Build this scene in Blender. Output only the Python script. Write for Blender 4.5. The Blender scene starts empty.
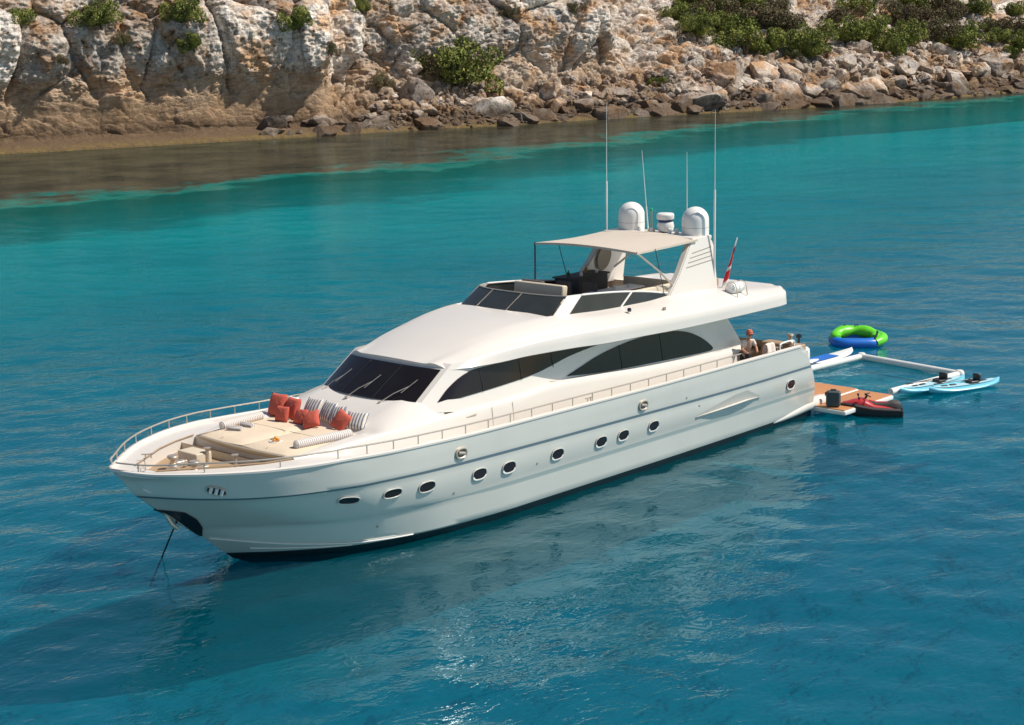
import bpy, bmesh, math, random
import numpy as np
from mathutils import Vector, Matrix, noise as mnoise
from mathutils.bvhtree import BVHTree
random.seed(7); rng = np.random.default_rng(7)
PI = math.pi
scene = bpy.context.scene
COL = scene.collection

# ------------------------------------------------------------------ camera, world, sun, exposure
CAM = Vector((50.78925584576542, 35.06290788127853, 13.892307102396275))
FW = Vector((-0.7179135580482294, -0.6672108732855748, -0.19856931721701684))
RT = Vector((-0.6776159821722004, 0.735136983008201, -0.02025331870099197))
UP = Vector((-0.1594888832343361, -0.1200136108243582, 0.9798775583416347))
FPX = 1732.154665687054
cd = bpy.data.cameras.new('camera'); co = bpy.data.objects.new('camera', cd); COL.objects.link(co)
co.matrix_world = Matrix(((RT.x, UP.x, -FW.x, CAM.x), (RT.y, UP.y, -FW.y, CAM.y), (RT.z, UP.z, -FW.z, CAM.z), (0, 0, 0, 1)))
cd.sensor_width = 36; cd.lens = 36 * FPX / 1024; cd.clip_start = 0.5; cd.clip_end = 5000
scene.camera = co

SUN_AZ, SUN_EL = math.radians(129), math.radians(52)      # azimuth measured from +X (bow) towards +Y (port)
w = bpy.data.worlds.new('World'); scene.world = w; w.use_nodes = True
nt = w.node_tree; nt.nodes.clear()
sky = nt.nodes.new('ShaderNodeTexSky'); sky.sky_type = 'NISHITA'; sky.sun_disc = False
sky.sun_elevation = SUN_EL; sky.sun_rotation = PI / 2 - SUN_AZ
sky.air_density = 1.0; sky.dust_density = 0.4; sky.ozone_density = 1.5
bg = nt.nodes.new('ShaderNodeBackground'); bg.inputs['Strength'].default_value = 0.065
wo = nt.nodes.new('ShaderNodeOutputWorld')
nt.links.new(sky.outputs[0], bg.inputs[0]); nt.links.new(bg.outputs[0], wo.inputs[0])
sd = bpy.data.lights.new('sun', 'SUN'); so = bpy.data.objects.new('sun', sd); COL.objects.link(so)
sd.energy = 4.4; sd.angle = math.radians(0.6); sd.color = (1.0, 0.93, 0.83)
sv = Vector((math.cos(SUN_AZ) * math.cos(SUN_EL), math.sin(SUN_AZ) * math.cos(SUN_EL), math.sin(SUN_EL)))
so.rotation_euler = sv.to_track_quat('Z', 'Y').to_euler(); so.location = (0, 0, 60)
scene.view_settings.view_transform = 'Standard'; scene.view_settings.look = 'None'
scene.view_settings.exposure = 0.32; scene.view_settings.gamma = 1.0; scene.view_settings.use_curve_mapping = False
scene.render.engine = 'CYCLES'
scene.cycles.max_bounces = 8; scene.cycles.transparent_max_bounces = 16

def ray(px, py):
    return (FW * FPX + RT * (px - 512) - UP * (py - 362.5)).normalized()
def on_z(px, py, z):
    d = ray(px, py); return CAM + d * ((z - CAM.z) / d.z)

# ------------------------------------------------------------------ materials
MATS = {}
def mat(name, col, rough=0.5, metal=0.0, coat=0.0, spec=0.5, vary=0.0, vscale=3.0, bump=0.0, bscale=20.0, alpha=None, stretch=None):
    if name in MATS: return MATS[name]
    m = bpy.data.materials.new(name); m.use_nodes = True; n = m.node_tree; b = n.nodes['Principled BSDF']
    b.inputs['Base Color'].default_value = (*col, 1); b.inputs['Roughness'].default_value = rough
    b.inputs['Metallic'].default_value = metal; b.inputs['Coat Weight'].default_value = coat
    b.inputs['Coat Roughness'].default_value = 0.05; b.inputs['Specular IOR Level'].default_value = spec
    tc = n.nodes.new('ShaderNodeTexCoord'); mp = n.nodes.new('ShaderNodeMapping')
    n.links.new(tc.outputs['Object'], mp.inputs[0])
    if stretch: mp.inputs['Scale'].default_value = stretch
    if vary:
        t = n.nodes.new('ShaderNodeTexNoise'); t.inputs['Scale'].default_value = vscale; t.inputs['Detail'].default_value = 6
        n.links.new(mp.outputs[0], t.inputs[0])
        mx = n.nodes.new('ShaderNodeMixRGB'); mx.blend_type = 'MIX'
        mx.inputs[1].default_value = (*[c * (1 - vary) for c in col], 1)
        mx.inputs[2].default_value = (*[min(1, c * (1 + vary * .6)) for c in col], 1)
        n.links.new(t.outputs[0], mx.inputs[0]); n.links.new(mx.outputs[0], b.inputs['Base Color'])
    if bump:
        t = n.nodes.new('ShaderNodeTexNoise'); t.inputs['Scale'].default_value = bscale; t.inputs['Detail'].default_value = 4
        n.links.new(mp.outputs[0], t.inputs[0])
        bp = n.nodes.new('ShaderNodeBump'); bp.inputs['Strength'].default_value = bump; bp.inputs['Distance'].default_value = 0.05
        n.links.new(t.outputs[0], bp.inputs['Height']); n.links.new(bp.outputs[0], b.inputs['Normal'])
    MATS[name] = m; return m
def stripes(name, c1, c2, scale, axis='X', rough=0.8):
    m = bpy.data.materials.new(name); m.use_nodes = True; n = m.node_tree; b = n.nodes['Principled BSDF']
    b.inputs['Roughness'].default_value = rough
    tc = n.nodes.new('ShaderNodeTexCoord'); wv = n.nodes.new('ShaderNodeTexWave'); wv.bands_direction = axis
    wv.inputs['Scale'].default_value = scale; wv.inputs['Distortion'].default_value = 0.15
    cr = n.nodes.new('ShaderNodeValToRGB'); cr.color_ramp.interpolation = 'CONSTANT'
    cr.color_ramp.elements[0].color = (*c1, 1); cr.color_ramp.elements[1].color = (*c2, 1); cr.color_ramp.elements[1].position = 0.55
    n.links.new(tc.outputs['Object'], wv.inputs[0]); n.links.new(wv.outputs['Fac'], cr.inputs[0]); n.links.new(cr.outputs[0], b.inputs['Base Color'])
    MATS[name] = m; return m
GEL = mat('gelcoat', (0.69, 0.645, 0.59), 0.30, coat=0.2, vary=0.05, vscale=0.7)
HULLM = mat('hull_paint', (0.63, 0.62, 0.565), 0.22, metal=0.14, coat=0.8, vary=0.07, vscale=0.9, stretch=(1, 1, 0.35))
STRIPE = mat('stripe_paint', (0.11, 0.16, 0.19), 0.35, coat=0.4)
STRIPE2 = mat('stripe_pale', (0.30, 0.36, 0.35), 0.35, coat=0.4)
BOOT = mat('boot_top', (0.012, 0.016, 0.02), 0.4)
ANTIF = mat('antifouling', (0.015, 0.03, 0.045), 0.7, vary=.3)
GLASS = mat('tinted_glass', (0.012, 0.009, 0.009), 0.07, coat=0.0, spec=0.42, vary=.5, vscale=1.2)
GLASS2 = mat('smoked_screen', (0.035, 0.04, 0.04), 0.12, coat=0.0, spec=0.35, vary=.4, vscale=1.5)
TEAK = mat('teak', (0.36, 0.25, 0.15), 0.65, vary=0.25, vscale=6, stretch=(1, 12, 1))
TEAKR = mat('red_teak', (0.52, 0.23, 0.09), 0.5, vary=0.2, vscale=5, stretch=(1, 8, 1))
CREAM = mat('cream_vinyl', (0.62, 0.53, 0.40), 0.6, vary=0.06, vscale=5)
PADM = mat('pad_canvas', (0.66, 0.54, 0.40), 0.8, vary=0.08, vscale=3, bump=.15, bscale=14)
BEIGE = mat('canvas', (0.55, 0.48, 0.40), 0.85, vary=0.08, vscale=2)
STEEL = mat('stainless', (0.60, 0.52, 0.43), 0.38, metal=0.65)
DSTEEL = mat('dark_steel', (0.10, 0.10, 0.11), 0.3, metal=0.9)
BLACK = mat('black_plastic', (0.018, 0.018, 0.02), 0.45)
DGREY = mat('dark_upholstery', (0.075, 0.065, 0.06), 0.7, vary=.3)
WHITE = mat('white_plastic', (0.78, 0.76, 0.72), 0.35, vary=.04)
CORAL = mat('coral_fabric', (0.52, 0.10, 0.065), 0.9, vary=0.22, vscale=7, bump=.4, bscale=9)
STRF = stripes('striped_fabric', (0.70, 0.64, 0.56), (0.17, 0.19, 0.24), 3.4, 'Y')
STRB = stripes('ticking_fabric', (0.72, 0.66, 0.60), (0.33, 0.30, 0.30), 5.0, 'X')
RED = mat('red_paint', (0.48, 0.035, 0.035), 0.3, coat=.4)
REDF = mat('flag_red', (0.60, 0.02, 0.03), 0.8)
BLUEF = mat('flag_blue', (0.02, 0.04, 0.25), 0.8)
BLUE = mat('blue_vinyl', (0.01, 0.14, 0.55), 0.4)
GREEN = mat('green_vinyl', (0.13, 0.62, 0.02), 0.4, vary=.15)
PVC = mat('white_pvc', (0.72, 0.72, 0.68), 0.45, vary=.06)
SKYB = mat('pale_blue_plastic', (0.16, 0.52, 0.66), 0.35, vary=.1)
SKIN = mat('skin', (0.50, 0.25, 0.16), 0.6)
HAIR = mat('hair', (0.05, 0.025, 0.015), 0.7)
ORANGE = mat('orange_skin', (0.75, 0.30, 0.03), 0.5)
LINE = mat('groove', (0.25, 0.22, 0.19), 0.6)

# ------------------------------------------------------------------ helpers
def tag(o, label=None, cat=None, group=None, kind=None):
    if label: o['label'] = label
    if cat: o['category'] = cat
    if group: o['group'] = group
    if kind: o['kind'] = kind
    return o
def thing(name, loc, label, cat, group=None, rz=0):
    o = bpy.data.objects.new(name, None); COL.objects.link(o); o.location = loc; o.rotation_euler = (0, 0, rz)
    o.empty_display_size = 0.3
    return tag(o, label, cat, group)
def mesh(name, V, F, m, parent=None, smooth=True, mi=None, sharp=35, clean=False):
    me = bpy.data.meshes.new(name); me.from_pydata([tuple(v) for v in V], [], F)
    for k in (m if isinstance(m, (list, tuple)) else [m]): me.materials.append(k)
    if mi is not None: me.polygons.foreach_set('material_index', mi)
    if clean:
        bm = bmesh.new(); bm.from_mesh(me); bmesh.ops.remove_doubles(bm, verts=bm.verts, dist=1e-4)
        bmesh.ops.recalc_face_normals(bm, faces=bm.faces); bm.to_mesh(me); bm.free()
    if smooth:
        me.polygons.foreach_set('use_smooth', [True] * len(me.polygons))
        if sharp: me.set_sharp_from_angle(angle=math.radians(sharp))
    me.update(); o = bpy.data.objects.new(name, me); COL.objects.link(o)
    if parent: o.parent = parent
    return o
class MB:
    def __init__(s): s.V = []; s.F = []; s.M = []
    def add(s, V, F, mi=0):
        b = len(s.V); s.V += [Vector(v) for v in V]; s.F += [tuple(i + b for i in f) for f in F]; s.M += [mi] * len(F); return s
    def grid(s, rows, mi=0, flip=False, closed=False):
        n = len(rows[0]); V = [v for r in rows for v in r]; F = []
        for i in range(len(rows) - 1):
            for j in range(n if closed else n - 1):
                a, b = i * n + j, i * n + (j + 1) % n; c, d = a + n, b + n
                F.append((a, c, d, b) if flip else (a, b, d, c))
        return s.add(V, F, mi)
    def box(s, c, d, mi=0, rot=None, bev=0.0):
        bm = bmesh.new(); bmesh.ops.create_cube(bm, size=1)
        for v in bm.verts: v.co = Vector((v.co.x * d[0], v.co.y * d[1], v.co.z * d[2]))
        if bev: bmesh.ops.bevel(bm, geom=bm.edges[:], offset=bev, segments=3, affect='EDGES', profile=.6)
        M = Matrix.Translation(c) @ (rot.to_4x4() if rot else Matrix.Identity(4))
        bm.transform(M); s.bm(bm, mi); return s
    def bm(s, bm, mi=0):
        bm.verts.index_update(); s.add([v.co.copy() for v in bm.verts], [[v.index for v in f.verts] for f in bm.faces], mi); bm.free(); return s
    def tube(s, pts, r, n=8, mi=0, cap=True, closed=False):
        pts = [Vector(p) for p in pts]; N = len(pts); rr = r if isinstance(r, (list, tuple)) else [r] * N
        rings = []; prev = None
        for i, p in enumerate(pts):
            a = pts[i - 1] if (i > 0 or closed) else p; b = pts[(i + 1) % N] if (i < N - 1 or closed) else p
            t = (b - a).normalized()
            if prev is None: x = t.orthogonal().normalized()
            else: x = (prev - t * prev.dot(t)).normalized()
            prev = x; y = t.cross(x)
            rings.append([p + (x * math.cos(2 * PI * k / n) + y * math.sin(2 * PI * k / n)) * rr[i] for k in range(n)])
        if closed: rings.append(rings[0])
        s.grid(rings, mi, closed=True)
        if cap and not closed:
            s.add(rings[0], [tuple(range(n))[::-1]], mi); s.add(rings[-1], [tuple(range(n))], mi)
        return s
    def lathe(s, prof, c=(0, 0, 0), n=24, mi=0, rot=None):
        c = Vector(c); rows = []
        for r, z in prof:
            rows.append([c + ((rot @ Vector((r * math.cos(2 * PI * k / n), r * math.sin(2 * PI * k / n), z))) if rot else Vector((r * math.cos(2 * PI * k / n), r * math.sin(2 * PI * k / n), z))) for k in range(n)])
        return s.grid(rows, mi, closed=True)
    def build(s, name, m, parent=None, smooth=True, sharp=35, clean=True):
        return mesh(name, s.V, s.F, m, parent, smooth, s.M, sharp, clean)
def spline(pts, n):
    """Catmull-Rom through pts, n samples per span"""
    P = [Vector(p) for p in pts]; out = []
    for i in range(len(P) - 1):
        p0 = P[max(i - 1, 0)]; p1 = P[i]; p2 = P[i + 1]; p3 = P[min(i + 2, len(P) - 1)]
        for k in range(n):
            t = k / n
            out.append(0.5 * ((2 * p1) + (p2 - p0) * t + (2 * p0 - 5 * p1 + 4 * p2 - p3) * t * t + (3 * p1 - p0 - 3 * p2 + p3) * t ** 3))
    out.append(P[-1]); return out
def pchip(xs, ys):
    xs = np.array(xs, float); ys = np.array(ys, float); o = np.argsort(xs); xs = xs[o]; ys = ys[o]
    h = np.diff(xs); d = np.diff(ys) / h; m = np.zeros(len(xs)); m[0] = d[0]; m[-1] = d[-1]
    for i in range(1, len(xs) - 1):
        if d[i - 1] * d[i] > 0:
            w1 = 2 * h[i] + h[i - 1]; w2 = h[i] + 2 * h[i - 1]; m[i] = (w1 + w2) / (w1 / d[i - 1] + w2 / d[i])
    def f(x):
        i = int(np.clip(np.searchsorted(xs, x) - 1, 0, len(xs) - 2)); t = (x - xs[i]) / h[i]
        if x <= xs[0]: return float(ys[0])
        if x >= xs[-1]: return float(ys[-1])
        return float((2 * t ** 3 - 3 * t * t + 1) * ys[i] + (t ** 3 - 2 * t * t + t) * h[i] * m[i] + (-2 * t ** 3 + 3 * t * t) * ys[i + 1] + (t ** 3 - t * t) * h[i] * m[i + 1])
    return f
def lerp(a, b, t): return a + (b - a) * t



# ------------------------------------------------------------------ numpy gradient noise
_perm = rng.permutation(256); _perm = np.concatenate([_perm, _perm, _perm])
_grad = rng.normal(size=(256, 3)); _grad /= np.linalg.norm(_grad, axis=1, keepdims=True)
def perlin(P):
    i = np.floor(P).astype(int); f = P - i; u = f * f * f * (f * (f * 6 - 15) + 10); i &= 255
    out = 0
    for dx in (0, 1):
        for dy in (0, 1):
            for dz in (0, 1):
                h = _perm[_perm[_perm[(i[:, 0] + dx) & 255] + ((i[:, 1] + dy) & 255)] + ((i[:, 2] + dz) & 255)]
                g = _grad[h]; d = f - np.array([dx, dy, dz])
                wgt = (u[:, 0] if dx else 1 - u[:, 0]) * (u[:, 1] if dy else 1 - u[:, 1]) * (u[:, 2] if dz else 1 - u[:, 2])
                out = out + wgt * (g * d).sum(1)
    return out
def fbm(P, sc, oct=5, rough=.5):
    a = 1; s = 0; f = 1.0 / sc
    for k in range(oct): s = s + a * perlin(P * f + k * 17.3); a *= rough; f *= 2.03
    return s
def ridged(P, sc, oct=4):
    a = 1; s = 0; f = 1.0 / sc
    for k in range(oct): s = s + a * (1 - 2 * np.abs(perlin(P * f + k * 31.7))); a *= .55; f *= 2.1
    return s
def worley(P, sc):
    """F1, F2 and cell id of a jittered grid"""
    Q = P / sc; i = np.floor(Q).astype(int); F1 = np.full(len(P), 9.0); F2 = np.full(len(P), 9.0); ID = np.zeros(len(P), int)
    for dx in (-1, 0, 1):
        for dy in (-1, 0, 1):
            for dz in (-1, 0, 1):
                c = i + np.array([dx, dy, dz]); cc = c & 255
                h = _perm[_perm[_perm[cc[:, 0]] + cc[:, 1]] + cc[:, 2]]
                j = c + 0.5 + _grad[h] * 0.42
                d = np.sqrt(((Q - j) ** 2).sum(1))
                n1 = d < F1; F2 = np.where(n1, F1, np.minimum(F2, d)); ID = np.where(n1, h, ID); F1 = np.where(n1, d, F1)
    return F1, F2, ID

# ------------------------------------------------------------------ coast: one continuous terrain sheet along the shore
SHORE = [(60, -170), (10, -152), (-25, -141), (-51.5, -131.8), (-62, -128.2), (-71, -125.5), (-80, -122.5), (-97, -117.5), (-109, -113.5), (-125, -109.5), (-140, -104.5), (-155, -99.5), (-173, -95.5), (-203, -92), (-240, -86), (-300, -74)]
sp = np.array([(p.x, p.y) for p in spline([(a, b, 0) for a, b in SHORE], 12)])
seg = np.concatenate([[0], np.cumsum(np.linalg.norm(np.diff(sp, axis=0), axis=1))])
#         offset inland, height
PA = [(-14, -3.2), (-2.5, -.5), (-.6, .28), (1.6, .8), (3.4, 1.2), (3.6, 3.6), (3.3, 5.7), (3.0, 6.9), (2.4, 8.2), (2.0, 12.2), (3.6, 15.2), (9, 19), (30, 27), (140, 48)]
PB = [(-14, -3.2), (-2.5, -.5), (-.6, .25), (1.6, .9), (4.0, 2.1), (7.0, 3.5), (9.5, 5.0), (10.5, 7.2), (10.0, 10.0), (10.6, 13.5), (12.5, 17.0), (17, 21), (42, 29), (150, 50)]
PC = [(-14, -3.2), (-2.5, -.5), (-.6, .25), (1.6, 1.0), (4.0, 2.6), (7.5, 4.6), (11, 6.6), (15, 8.8), (19.5, 11.2), (25, 14.2), (31, 17.2), (40, 21.5), (66, 31), (160, 54)]
def keyspline(P, v):
    P = np.array(P); t = v * (len(P) - 1); i = np.clip(np.floor(t).astype(int), 0, len(P) - 2); f = (t - i)[:, None]
    p0 = P[np.clip(i - 1, 0, None)]; p1 = P[i]; p2 = P[i + 1]; p3 = P[np.clip(i + 2, None, len(P) - 1)]
    return 0.5 * (2 * p1 + (p2 - p0) * f + (2 * p0 - 5 * p1 + 4 * p2 - p3) * f ** 2 + (3 * p1 - p0 - 3 * p2 + p3) * f ** 3)
NS, NV = 1500, 380
L = seg[-1]
s_of_x = lambda x: np.interp(-x, -sp[:, 0], seg)
sa, sb = s_of_x(-36), s_of_x(-225)
S = np.concatenate([np.linspace(0, sa, 60)[:-1], np.linspace(sa, sb, NS), np.linspace(sb, L, 50)[1:]]); NS = len(S)
v = np.concatenate([np.linspace(0, 1.5, 14)[:-1], np.linspace(1.5, 11, NV), np.linspace(11, 13, 30)[1:]]) / 13; NV = len(v)
Bx = np.interp(S, seg, sp[:, 0]); By = np.interp(S, seg, sp[:, 1])
jit = 1.6 * fbm(np.stack([S, S * 0, S * 0], 1), 14, 3)
def smooth01(x, a, b): t = np.clip((x - a) / (b - a), 0, 1); return t * t * (3 - 2 * t)
wA = 1 - smooth01(-Bx, 86, 93); wC = smooth01(-Bx, 131, 141); wB = 1 - wA - wC
nx, ny = -0.20, -0.98
ka, kb, kc = keyspline(PA, v), keyspline(PB, v), keyspline(PC, v)
off = wA[:, None] * ka[None, :, 0] + wB[:, None] * kb[None, :, 0] + wC[:, None] * kc[None, :, 0]
zz = wA[:, None] * ka[None, :, 1] + wB[:, None] * kb[None, :, 1] + wC[:, None] * kc[None, :, 1]
land = smooth01(zz, -.6, 2.5)
zz = zz + (1.5 * fbm(np.stack([S, S * 0 + 5, S * 0], 1), 11, 3))[:, None] * wA[:, None] * smooth01(zz, 2.5, 6) * smooth01(-zz, -16, -9)
off = off + jit[:, None] * (0.5 + 0.5 * land)
# vertical buttresses of the cliff: worley in (s, z) with tall cells
Ps = np.stack([np.repeat(S, NV), (off * 0.5).ravel(), zz.ravel() * 0.85 + 40], 1)
F1, F2, ID = worley(Ps + 0.5 * np.stack([fbm(Ps, 5, 3), fbm(Ps + 9, 5, 3), fbm(Ps + 5, 5, 3)], 1), 7.5)
crack = np.clip((F2 - F1) / 0.22, 0, 1) ** .6
cellh = (_perm[ID] / 255.0 - .5)
cliffy = (wA + wB * .85 + wC * .25)[:, None] * smooth01(zz, 4.5, 7.0)
lo = (1 - cliffy) * land
d1 = (cellh * 1.9 - (1 - crack) * 1.5).reshape(NS, NV) * cliffy * smooth01(-zz, -21, -15)
P3 = np.stack([Bx.repeat(NV) + nx * off.ravel(), By.repeat(NV) + ny * off.ravel(), zz.ravel()], 1)
G1, G2, GID = worley(P3 * np.array([1, 1, 1.5]) + 0.4 * np.stack([fbm(P3, 2, 2), fbm(P3 + 3, 2, 2), fbm(P3 + 7, 2, 2)], 1), 2.6)
c2 = np.clip((G2 - G1) / 0.3, 0, 1) ** .7
blocks = ((_perm[GID] / 255.0 - .5) * .9 - (1 - c2) * .7).reshape(NS, NV)
H1, H2, HID = worley(P3 * np.array([1, 1, 1.7]) + 50, 1.1)
c3 = np.clip((H2 - H1) / 0.35, 0, 1)
small = ((_perm[HID] / 255.0 - .5) * .45 - (1 - c3) * .28).reshape(NS, NV)
d = d1 + (fbm(P3, 9, 4) * 1.3).reshape(NS, NV) * land + (blocks * (lo * 1.5 + cliffy * .28) + small * (lo * 1.1 + cliffy * .30)) * (1 - .72 * wA[:, None] * (1 - cliffy))
d = d + (ridged(P3, 2.2, 5) * .17 + fbm(P3, .7, 4, .6) * .30).reshape(NS, NV) * land * (0.35 + cliffy * .9)
shelfA = (wA[:, None]) * smooth01(zz, -.1, .3) * smooth01(-zz, -1.6, -.8)
d = d * (1 - .35 * shelfA)
X = Bx[:, None] + nx * off; Y = By[:, None] + ny * off
outx, outy, outz = -nx, -ny, .55 * lo
X = X + outx * d * (1 - .5 * lo); Y = Y + outy * d * (1 - .5 * lo); Z = zz + (0.75 * lo + 0.12 * cliffy) * d
V = np.stack([X.ravel(), Y.ravel(), Z.ravel()], 1)
idx = np.arange(NS * NV).reshape(NS, NV)
F = np.stack([idx[:-1, :-1].ravel(), idx[:-1, 1:].ravel(), idx[1:, 1:].ravel(), idx[1:, :-1].ravel()], 1)
me = bpy.data.meshes.new('coast'); me.vertices.add(len(V)); me.vertices.foreach_set('co', V.astype(np.float32).ravel())
me.loops.add(F.size); me.loops.foreach_set('vertex_index', F.ravel().astype(np.int32)); me.polygons.add(len(F))
me.polygons.foreach_set('loop_start', np.arange(0, F.size, 4, dtype=np.int32)); me.polygons.foreach_set('loop_total', np.full(len(F), 4, np.int32))
me.update(calc_edges=True); me.polygons.foreach_set('use_smooth', [True] * len(F))
def attr(me, name, arr):
    a = me.attributes.new(name, 'FLOAT', 'POINT'); a.data.foreach_set('value', np.ascontiguousarray(arr, np.float32).ravel())
attr(me, 'cliff', np.clip(cliffy, 0, 1)); attr(me, 'cell', (_perm[GID] / 255.0).reshape(NS, NV) * lo + (_perm[ID] / 255.0).reshape(NS, NV) * (1 - lo))
attr(me, 'gap', np.minimum(crack.reshape(NS, NV), c2.reshape(NS, NV) * lo + (1 - lo)))
attr(me, 'shelf', shelfA); attr(me, 'za', zz); attr(me, 'wa', np.repeat(wA + .45 * wB, NV))
coast = bpy.data.objects.new('coastal_cliff', me); COL.objects.link(coast); tag(coast, kind='structure')

def rock_material(name, use_attr=True):
    m = bpy.data.materials.new(name); m.use_nodes = True; n = m.node_tree; b = n.nodes['Principled BSDF']; b.inputs['Roughness'].default_value = .95
    b.inputs['Specular IOR Level'].default_value = .15
    N = lambda t: n.nodes.new(t); K = n.links.new
    geo = N('ShaderNodeNewGeometry'); sep = N('ShaderNodeSeparateXYZ'); K(geo.outputs['Position'], sep.inputs[0])
    def noise(sc, det=6, rgh=.6, vec=None):
        t = N('ShaderNodeTexNoise'); t.inputs['Scale'].default_value = sc; t.inputs['Detail'].default_value = det; t.inputs['Roughness'].default_value = rgh
        K(vec or geo.outputs['Position'], t.inputs[0]); return t.outputs[0]
    def ramp(src, stops):
        r = N('ShaderNodeValToRGB'); e = r.color_ramp.elements
        e[0].position, e[0].color = stops[0][0], (*stops[0][1], 1); e[1].position, e[1].color = stops[-1][0], (*stops[-1][1], 1)
        for p, c in stops[1:-1]: q = e.new(p); q.color = (*c, 1)
        K(src, r.inputs[0]); return r.outputs[0]
    def mix(f, a, c, mode='MIX'):
        x = N('ShaderNodeMixRGB'); x.blend_type = mode
        (K(f, x.inputs[0]) if not isinstance(f, float) else setattr(x.inputs[0], 'default_value', f))
        for i, q in ((1, a), (2, c)):
            if isinstance(q, tuple): x.inputs[i].default_value = (*q, 1)
            else: K(q, x.inputs[i])
        return x.outputs[0]
    def mathn(op, a, c, clamp=False):
        x = N('ShaderNodeMath'); x.operation = op; x.use_clamp = clamp
        for i, q in ((0, a), (1, c)):
            if isinstance(q, (int, float)): x.inputs[i].default_value = q
            else: K(q, x.inputs[i])
        return x.outputs[0]
    def rng_(src, a, c):
        x = N('ShaderNodeMapRange'); x.inputs[1].default_value = a; x.inputs[2].default_value = c; x.interpolation_type = 'SMOOTHSTEP'; K(src, x.inputs[0]); return x.outputs[0]
    base = ramp(noise(.55, 9, .68), [(.32, (.20, .13, .09)), (.39, (.56, .43, .32)), (.46, (.78, .70, .61)), (.60, (.86, .82, .76))])
    orange = ramp(noise(.22, 5, .6), [(.47, (0, 0, 0)), (.60, (1, 1, 1))])
    base = mix(mathn('MULTIPLY', orange, .8), base, (.62, .36, .17))
    blue = ramp(noise(.35, 4, .5), [(.52, (0, 0, 0)), (.66, (1, 1, 1))]); base = mix(mathn('MULTIPLY', blue, .6), base, (.40, .40, .42))
    fine = ramp(noise(2.6, 8, .7), [(.30, (.28, .25, .23)), (.42, (.85, .83, .82)), (.52, (1.0, 1.0, 1.0)), (.72, (1.15, 1.12, 1.08))]); base = mix(1.0, base, fine, 'MULTIPLY')
    pits = ramp(noise(1.1, 9, .75), [(.36, (.38, .33, .30)), (.43, (1, 1, 1))]); base = mix(1.0, base, pits, 'MULTIPLY')
    vn = N('ShaderNodeTexVoronoi'); vn.feature = 'DISTANCE_TO_EDGE'; vn.inputs['Scale'].default_value = .42
    wv_ = N('ShaderNodeVectorMath'); wv_.operation = 'ADD'; nz = N('ShaderNodeTexNoise'); nz.inputs['Scale'].default_value = .8; nz.inputs['Detail'].default_value = 6; K(geo.outputs['Position'], nz.inputs[0]); sc_ = N('ShaderNodeVectorMath'); sc_.operation = 'SCALE'; sc_.inputs['Scale'].default_value = 2.6; K(nz.outputs['Color'], sc_.inputs[0]); K(geo.outputs['Position'], wv_.inputs[0]); K(sc_.outputs[0], wv_.inputs[1]); K(wv_.outputs[0], vn.inputs[0])
    crk = ramp(vn.outputs['Distance'], [(.0, (.28, .23, .20)), (.03, (1, 1, 1))]); base = mix(.8, base, crk, 'MULTIPLY')
    if not use_attr:
        oi = N('ShaderNodeObjectInfo'); base = mix(1.0, base, ramp(oi.outputs['Random'], [(0, (.42, .38, .36)), (.6, (.75, .70, .66)), (1, (1, .97, .93))]), 'MULTIPLY')
    z = mathn('ADD', sep.outputs[2], mathn('MULTIPLY', noise(.5, 4), -2.4))
    if use_attr:
        at = N('ShaderNodeAttribute'); at.attribute_name = 'cliff'; cl = at.outputs['Fac']
        ce = N('ShaderNodeAttribute'); ce.attribute_name = 'cell'
        base = mix(1.0, base, ramp(ce.outputs['Fac'], [(0, (.62, .58, .55)), (.5, (.9, .88, .86)), (1, (1.15, 1.12, 1.1))]), 'MULTIPLY')
        # soil between the blocks of the slope
        soil = mathn('MULTIPLY', mathn('SUBTRACT', 1, cl, True), ramp(noise(.9, 6, .7), [(.46, (0, 0, 0)), (.58, (1, 1, 1))]))
        base = mix(mathn('MULTIPLY', soil, .6), base, (.23, .16, .09))
        za = N('ShaderNodeAttribute'); za.attribute_name = 'za'; wa = N('ShaderNodeAttribute'); wa.attribute_name = 'wa'
        zn = mathn('ADD', za.outputs['Fac'], mathn('MULTIPLY', mathn('SUBTRACT', noise(.3, 5), .5), 5))
        lowzone = mathn('MULTIPLY', mathn('SUBTRACT', 1, rng_(zn, 6.6, 8.6), True), wa.outputs['Fac'])
        base = mix(mathn('MULTIPLY', lowzone, .8), base, mix(ramp(noise(.5, 8, .7), [(.35, (0, 0, 0)), (.65, (1, 1, 1))]), (.30, .20, .13), (.68, .48, .31)))
        streak = N('ShaderNodeMapping'); streak.inputs['Scale'].default_value = (1.2, 1.2, .12); K(geo.outputs['Position'], streak.inputs[0])
        sk = mathn('MULTIPLY', ramp(noise(1.0, 5, .6, streak.outputs[0]), [(.54, (0, 0, 0)), (.66, (1, 1, 1))]), mathn('MULTIPLY', cl, rng_(za.outputs['Fac'], 5, 8)))
        base = mix(mathn('MULTIPLY', sk, .55), base, (.20, .18, .17))
        bed = N('ShaderNodeMapping'); bed.inputs['Scale'].default_value = (.16, .16, 1.5); K(geo.outputs['Position'], bed.inputs[0])
        bl = ramp(noise(1.0, 7, .65, bed.outputs[0]), [(.455, (1, 1, 1)), (.485, (.42, .36, .32)), (.515, (1, 1, 1))]); base = mix(.6, base, bl, 'MULTIPLY')
        # the tidal foot of the cliff: brown wall, then olive shelf
        brown = mathn('SUBTRACT', 1, rng_(z, 1.2, 6.0), True)
        base = mix(mathn('MULTIPLY', brown, .7), base, mix(noise(1.3, 7, .7), (.10, .065, .04), (.42, .27, .15)))
    dark = mathn('SUBTRACT', 1, rng_(z, .1, 2.0), True)
    base = mix(mathn('MULTIPLY', dark, .8), base, mix(noise(2.2, 6, .7), (.035, .025, .02), (.15, .10, .06)))
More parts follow.
